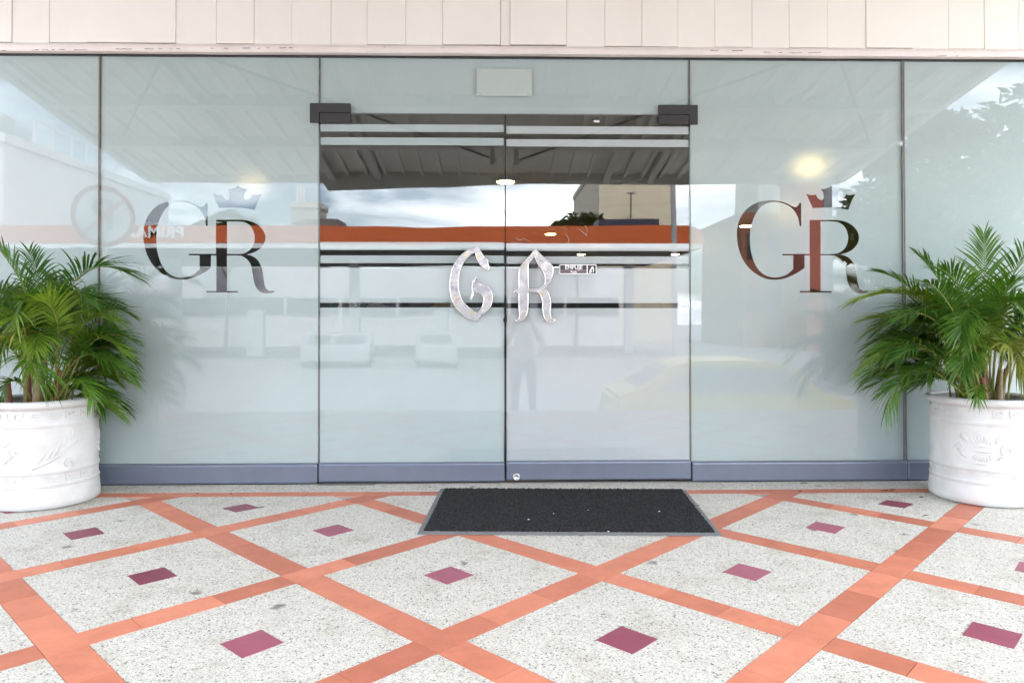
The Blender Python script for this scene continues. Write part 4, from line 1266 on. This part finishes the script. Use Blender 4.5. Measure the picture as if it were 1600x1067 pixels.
for x, y in ((-30, -37.5), (-28.3, -37.5), (-29, -40)):
    bm = bmesh.new(); lathe(bm, [(0.01, 10.91), (.6, 10.91), (.75, 12), (.4, 12.3), (0.01, 12.35)], 16, (x, y)); obj('water_tank', bm, wm('tank', (.3, .33, .36)) if 'tank' not in bpy.data.materials else bpy.data.materials['tank'], lb, True)
for k in range(10):
    boxo('roof_rail', -27.05, -26.95, -38.5 - 1.8 * k, -38.4 - 1.8 * k, 10.91, 12.2, WHT, lb)
boxo('roof_rail', -27.06, -26.94, -55, -38.4, 12.2, 12.3, WHT, lb)
building('white_warehouse', 'low white warehouse, mirrored in the far left pane below the apartments', -40, -24, -30, -20, 3.4, wm('whitewall', (.7, .73, .75)), 1, 4)
a, b = mir(1160, 345, -45), mir(1258, 345, -45)
building('brown_building', 'brown building with dark windows, mirrored in the right GR', a.x, b.x, -55, -45, a.z, wm('brown', (.26, .11, .06)), 2, 3)
a, b = mir(1185, 250, -58), mir(1245, 250, -58)
building('louvred_tower', 'grey tower with louvred windows, mirrored above the right GR', a.x, b.x, -64, -58, 15, wm('tower', (.42, .42, .4)), 6, 2, wm_=wm('louvre', (.25, .27, .27)))
a, b = mir(1258, 290, -40), mir(1289, 290, -40)
building('red_building', 'narrow brick red building, mirrored in the crown of the right GR', a.x, b.x, -44, -40, 9.5, wm('brickred', (.36, .10, .07)), 0, 0)
def pole(u, y, r, h, m, label):
    p = mir(u, 400, y); bm = bmesh.new(); tube(bm, [(p.x, y, -1.26), (p.x, y, h)], [r * 1.15, r], 12)
    tag(obj('concrete_pole', bm, m), label, 'pole')
CON = wm('pole_concrete', (.32, .32, .33))
pole(1053, -25, .10, 13, CON, 'grey concrete pole mirrored near the right edge of the right door')
pole(1294, -20, .13, 11, CON, 'grey concrete pole mirrored through the right crown')
# no parking sign on the kerb
p = mir(162, 338, -4.95)
sg = thing('no_parking_sign', 'round red and white no parking sign mirrored over the left glass joint', 'sign', (p.x, -4.95, -.55))
sr = .39
def disc(r0, r1, y, m, nm):
    bm = bmesh.new()
    n = 40
    A_ = [bm.verts.new((r1 * math.cos(2 * math.pi * k / n), y, r1 * math.sin(2 * math.pi * k / n))) for k in range(n)]
    if r0:
        B_ = [bm.verts.new((r0 * math.cos(2 * math.pi * k / n), y, r0 * math.sin(2 * math.pi * k / n))) for k in range(n)]
        for k in range(n): bm.faces.new((A_[k], A_[(k + 1) % n], B_[(k + 1) % n], B_[k]))
    else:
        bm.faces.new(A_)
    bmesh.ops.solidify(bm, geom=list(bm.faces), thickness=0.002)
    o = obj(nm, bm, m, sg); return o
RED = mat('sign_red', (.5, .16, .15), .4)
parts = [disc(0, sr, 0, WHT, 'sign_plate'), disc(sr * .84, sr * .995, 0.004, RED, 'red_ring')]
bm = bmesh.new(); box(bm, -sr * .86, sr * .86, .0035, .0062, -.025, .025); bmesh.ops.rotate(bm, verts=bm.verts, matrix=Matrix.Rotation(math.radians(-45), 3, 'Y')); parts.append(obj('red_slash', bm, RED, sg))
parts.append(text_mesh('lettering', 'P', .54, mat('sign_black', (.2, .2, .2), .5), sg, BACK(0, .0028, 0), .012, .0003))
for q in parts:
    q.location = (0, 0, p.z + .55); q.rotation_euler.z = math.radians(-52)
bm = bmesh.new(); tube(bm, [(0, -.04, 0.0), (0, -.04, p.z + .85)], .025, 8); q = obj('post', bm, STEEL, sg); q.location = (0, 0, 0)

# street trees
def tree(name, label, base, crown, n, seed, leaf=.22, trunk=.16):
    rnd = random.Random(seed)
    t = thing(name, label, 'tree', base)
    bm = bmesh.new(); bz = Vector(base)
    top = Vector(crown[0][:3])
    tube(bm, [bz, bz.lerp(top, .4) + Vector((.15, 0, 0)), top], [trunk, trunk * .7, trunk * .3], 8)
    for (x, y, z, r) in crown[1:]:
        tube(bm, [bz.lerp(top, .55), Vector((x, y, z))], [trunk * .4, trunk * .1], 6)
    obj('trunk', bm, stained('bark_' + name, (.10, .075, .05), .9, (.05, .04, .03), 6), t)
    bm = bmesh.new()
    for k in range(n):
        x, y, z, r = rnd.choice(crown)
        while True:
            q = Vector((rnd.uniform(-1, 1), rnd.uniform(-1, 1), rnd.uniform(-1, 1)))
            if .25 < q.length < 1: break
        c = Vector((x, y, z)) + Vector((q.x, q.y, q.z * .75)) * r
        d = Vector((rnd.gauss(0, 1), rnd.gauss(0, 1), rnd.gauss(0, .6))).normalized(); e_ = d.orthogonal().normalized()
        s = leaf * rnd.uniform(.6, 1.3)
        bm.faces.new([bm.verts.new(c - d * s), bm.verts.new(c + e_ * s * .35), bm.verts.new(c + d * s), bm.verts.new(c - e_ * s * .35)])
    obj('crown', bm, TREEL, t)
TREEL = leaf_mat('tree_leaf', (0.035, 0.06, 0.02), (0.045, 0.075, 0.025), (0.06, 0.09, 0.03))
cr_ = []
for u, v, y, r in ((1480, 300, -16, 2.0), (1400, 330, -16, 1.5), (1550, 250, -17, 2.2), (1600, 350, -16, 2.2), (1440, 390, -15, 1.8), (1530, 390, -15, 1.9), (1345, 370, -16, 1.0), (1470, 210, -17, .9), (1640, 200, -17, 2.0), (1380, 250, -16, .6)):
    q = mir(u, v, y); cr_.append((q.x, q.y, q.z, r))
q = mir(1500, 400, -16)
tree('street_tree', 'large leafy street tree mirrored in the far right pane', (q.x, -16, -1.25), cr_, 9000, 4)
q = mir(900, 350, -46); tree('small_tree', 'small dark tree top above the orange fascia, mirrored in the right door', (q.x, -46, -1.25), [(q.x, -46, q.z, 1.1), (q.x - 1.0, -46, q.z - .3, .8), (q.x + 1.1, -46, q.z + .2, .8)], 700, 9, .28)
q = mir(355, 350, -46); tree('round_tree', 'round tree top above the orange fascia, mirrored in the left GR', (q.x, -46, -1.25), [(q.x, -46, q.z, 1.3), (q.x - 1.4, -46, q.z - .4, .9), (q.x + 1.3, -46, q.z - .3, 1.0)], 1200, 10, .28)

# parked cars
def car(x, y, m, label, ln=4.0, flip=1, sign=False):
    t = thing('parked_car' if not sign else 'taxi', label, 'car' if not sign else 'taxi', (x, y, -1.25), 'cars on the far side of the road' if not sign else None)
    prof = [(-.5, .28), (-.5, .62), (-.46, .80), (-.33, .90), (-.20, 1.36), (-.10, 1.45), (.18, 1.44), (.26, 1.38), (.40, .98), (.485, .86), (.5, .55), (.5, .28)]
    bm = bmesh.new(); prism(bm, [(x + flip * a_ * ln, -1.25 + z_) for a_, z_ in prof], y - .82, y + .82); bmesh.ops.recalc_face_normals(bm, faces=bm.faces)
    bmesh.ops.bevel(bm, geom=list(bm.edges), offset=.05, segments=2, affect='EDGES')
    obj('body', bm, m, t)
    bm = bmesh.new()
    prism(bm, [(x + flip * a_ * ln, -1.25 + z_) for a_, z_ in ((-.27, .93), (-.17, 1.34), (.17, 1.36), (.34, .97))], y - .83, y + .83); bmesh.ops.recalc_face_normals(bm, faces=bm.faces); obj('side_window', bm, CARG, t)
    for (a0, z0_, a1, z1_) in ((-.328, .915, -.205, 1.345), (.392, 1.0, .268, 1.36)):
        bm = bmesh.new()
        nx_ = .02 * (-1 if a0 < 0 else 1) * flip
        q4 = [(x + flip * a0 * ln + nx_, y - .66, -1.25 + z0_), (x + flip * a0 * ln + nx_, y + .66, -1.25 + z0_), (x + flip * a1 * ln + nx_, y + .58, -1.25 + z1_), (x + flip * a1 * ln + nx_, y - .58, -1.25 + z1_)]
        f4 = bm.faces.new([bm.verts.new(c_) for c_ in q4]); bmesh.ops.solidify(bm, geom=[f4], thickness=0.01); obj('windscreen', bm, CARG, t)
    for a_ in (-.31, .31):
        for s in (-1, 1):
            bm = bmesh.new(); tube(bm, [(x + a_ * ln, y + s * .68, -.94), (x + a_ * ln, y + s * .86, -.94)], .31, 16)
            wh = obj('wheel', bm, mat('tyre', (.02, .02, .02), .8) if 'tyre' not in bpy.data.materials else bpy.data.materials['tyre'], t)
    if not sign: t.rotation_euler.z = math.radians(90 * flip + random.uniform(-6, 6))
    for s in (-1, 1):
        boxo('headlight', x + flip * ln * .47, x + flip * ln * .47 + .06, y + s * .6 - .15, y + s * .6 + .15, -.6, -.48, WHT, t)
CARG = mat('car_glass', (.20, .21, .22), .15)  # bright surroundings mirrored by the windows are painted into this grey
CARW = mat('car_white', (.30, .30, .31), .4); TAXI = mat('taxi_yellow', (.42, .35, .13), .45)
for u, fl, lb_ in ((514, 1, 'white parked car, leftmost of those mirrored in the left door'), (551, 1, 'white parked car mirrored just right of the leftmost one in the left door'), (682, 1, 'white parked car mirrored below the silver G')):
    q = mir(u, 530, -27); car(q.x, -27, CARW, lb_, 3.6, fl)
q = mir(1140, 570, -8.2); car(q.x, -8.4, TAXI, 'yellow taxi at the kerb, mirrored faintly low in the right door', 4.2, -1, True)

# photographer behind the camera, seen as a faint reflection
def person(x, y, z, label):
    t = thing('person', label, 'person', (x, y, z))
    V = [(0, 0, .92, .13, .10), (0, .0, 1.08, .135, .10), (0, 0, 1.25, .155, .105), (0, 0, 1.36, .12, .085), (0, .01, 1.42, .055, .055), (0, .03, 1.50, .07, .085), (0, .03, 1.58, .078, .095), (0, .02, 1.64, .05, .06)]
    E_ = [(i, i + 1) for i in range(7)]
    for s in (-1, 1):
        b0 = len(V)
        V += [(s * .095, .0, .86, .085, .09), (s * .11, .02, .48, .058, .06), (s * .125, -.01, .09, .04, .042), (s * .135, .10, .035, .04, .03), (s * .14, .17, .03, .03, .02)]
        E_ += [(0, b0), (b0, b0 + 1), (b0 + 1, b0 + 2), (b0 + 2, b0 + 3), (b0 + 3, b0 + 4)]
        b0 = len(V)
        V += [(s * .185, 0, 1.34, .055, .055), (s * .25, .05, 1.10, .042, .042), (s * .12, .26, 1.34, .033, .033), (s * .085, .30, 1.43, .034, .02)]
        E_ += [(3, b0), (b0, b0 + 1), (b0 + 1, b0 + 2), (b0 + 2, b0 + 3)]
        hb = b0 + 3
        for k in range(4):      # fingers close round the camera
            c0 = len(V)
            V += [(s * (.075 - .002 * k), .335, 1.475 - .02 * k, .009, .009), (s * .05, .352, 1.478 - .02 * k, .008, .008), (s * (.03 + .003 * k), .352, 1.474 - .02 * k, .007, .007)]
            E_ += [(hb, c0), (c0, c0 + 1), (c0 + 1, c0 + 2)]
        c0 = len(V)
        V += [(s * .07, .285, 1.47, .010, .010), (s * .045, .28, 1.49, .008, .008)]
        E_ += [(hb, c0), (c0, c0 + 1)]
    me = bpy.data.meshes.new('body'); me.from_pydata([v[:3] for v in V], E_, []); me.update()
    o = bpy.data.objects.new('body', me); COL.objects.link(o)
    m1 = o.modifiers.new('skin', 'SKIN'); m1.use_smooth_shade = True
    for i, v in enumerate(V):
        sv = me.skin_vertices[0].data[i]; sv.radius = v[3:5]; sv.use_root = (i == 0)
    m2 = o.modifiers.new('smooth', 'SUBSURF'); m2.levels = 2; m2.render_levels = 2
    dg = bpy.context.evaluated_depsgraph_get()
    m_ = bpy.data.meshes.new_from_object(o.evaluated_get(dg))
    bpy.data.objects.remove(o)
    b = bpy.data.objects.new('body', m_); COL.objects.link(b); b.parent = t
    m_.materials.clear()
    SKIN = mat('skin', (.36, .19, .12), .5)
    for mm in (SKIN, mat('white_shirt', (.72, .72, .72), .8), mat('blue_jeans', (.20, .25, .33), .85), mat('shoe', (.5, .5, .5), .6)): m_.materials.append(mm)
    for p_ in m_.polygons:
        c = p_.center
        p_.use_smooth = True
        if c.z < .075: p_.material_index = 3
        elif c.z < .94 and abs(c.x) < .24: p_.material_index = 2
        elif c.z < 1.43 and c.y < .12 and not (abs(c.x) > .16 and c.z < 1.14): p_.material_index = 1
    bm = bmesh.new(); bmesh.ops.create_uvsphere(bm, u_segments=16, v_segments=10, radius=1)
    for v in bm.verts: v.co = Vector((v.co.x * .088, v.co.y * .104 + .012, v.co.z * .075 + 1.615))
    q = obj('hair', bm, mat('dark_hair', (.02, .014, .01), .7), t, True); q.location = (0, 0, 0)
    for s in (-1, 1):
        bm = bmesh.new(); bmesh.ops.create_uvsphere(bm, u_segments=8, v_segments=6, radius=1)
        for v in bm.verts: v.co = Vector((v.co.x * .012 + s * .082, v.co.y * .02 + .025, v.co.z * .03 + 1.55))
        q = obj('ear', bm, SKIN, t, True); q.location = (0, 0, 0)
    return t
pr = person(0.33, -4.98, -.55, 'photographer in white shirt and blue jeans, mirrored faintly in the doors')
cm = thing('hand_camera', 'black camera held up by the photographer mirrored in the doors', 'camera', (0.33, -4.98, -.55))
CB = mat('camera_black', (.015, .015, .015), .5)
q = boxo('camera_body', -.068, .068, .285, .335, 1.42, 1.51, CB, None, bev=.006); q.parent = cm
q = boxo('viewfinder_hump', -.025, .025, .29, .33, 1.511, 1.535, CB, None, bev=.004); q.parent = cm
bm = bmesh.new(); tube(bm, [(0, .336, 1.462), (0, .42, 1.462)], [.036, .039], 20); q = obj('lens', bm, CB, None, True); q.parent = cm
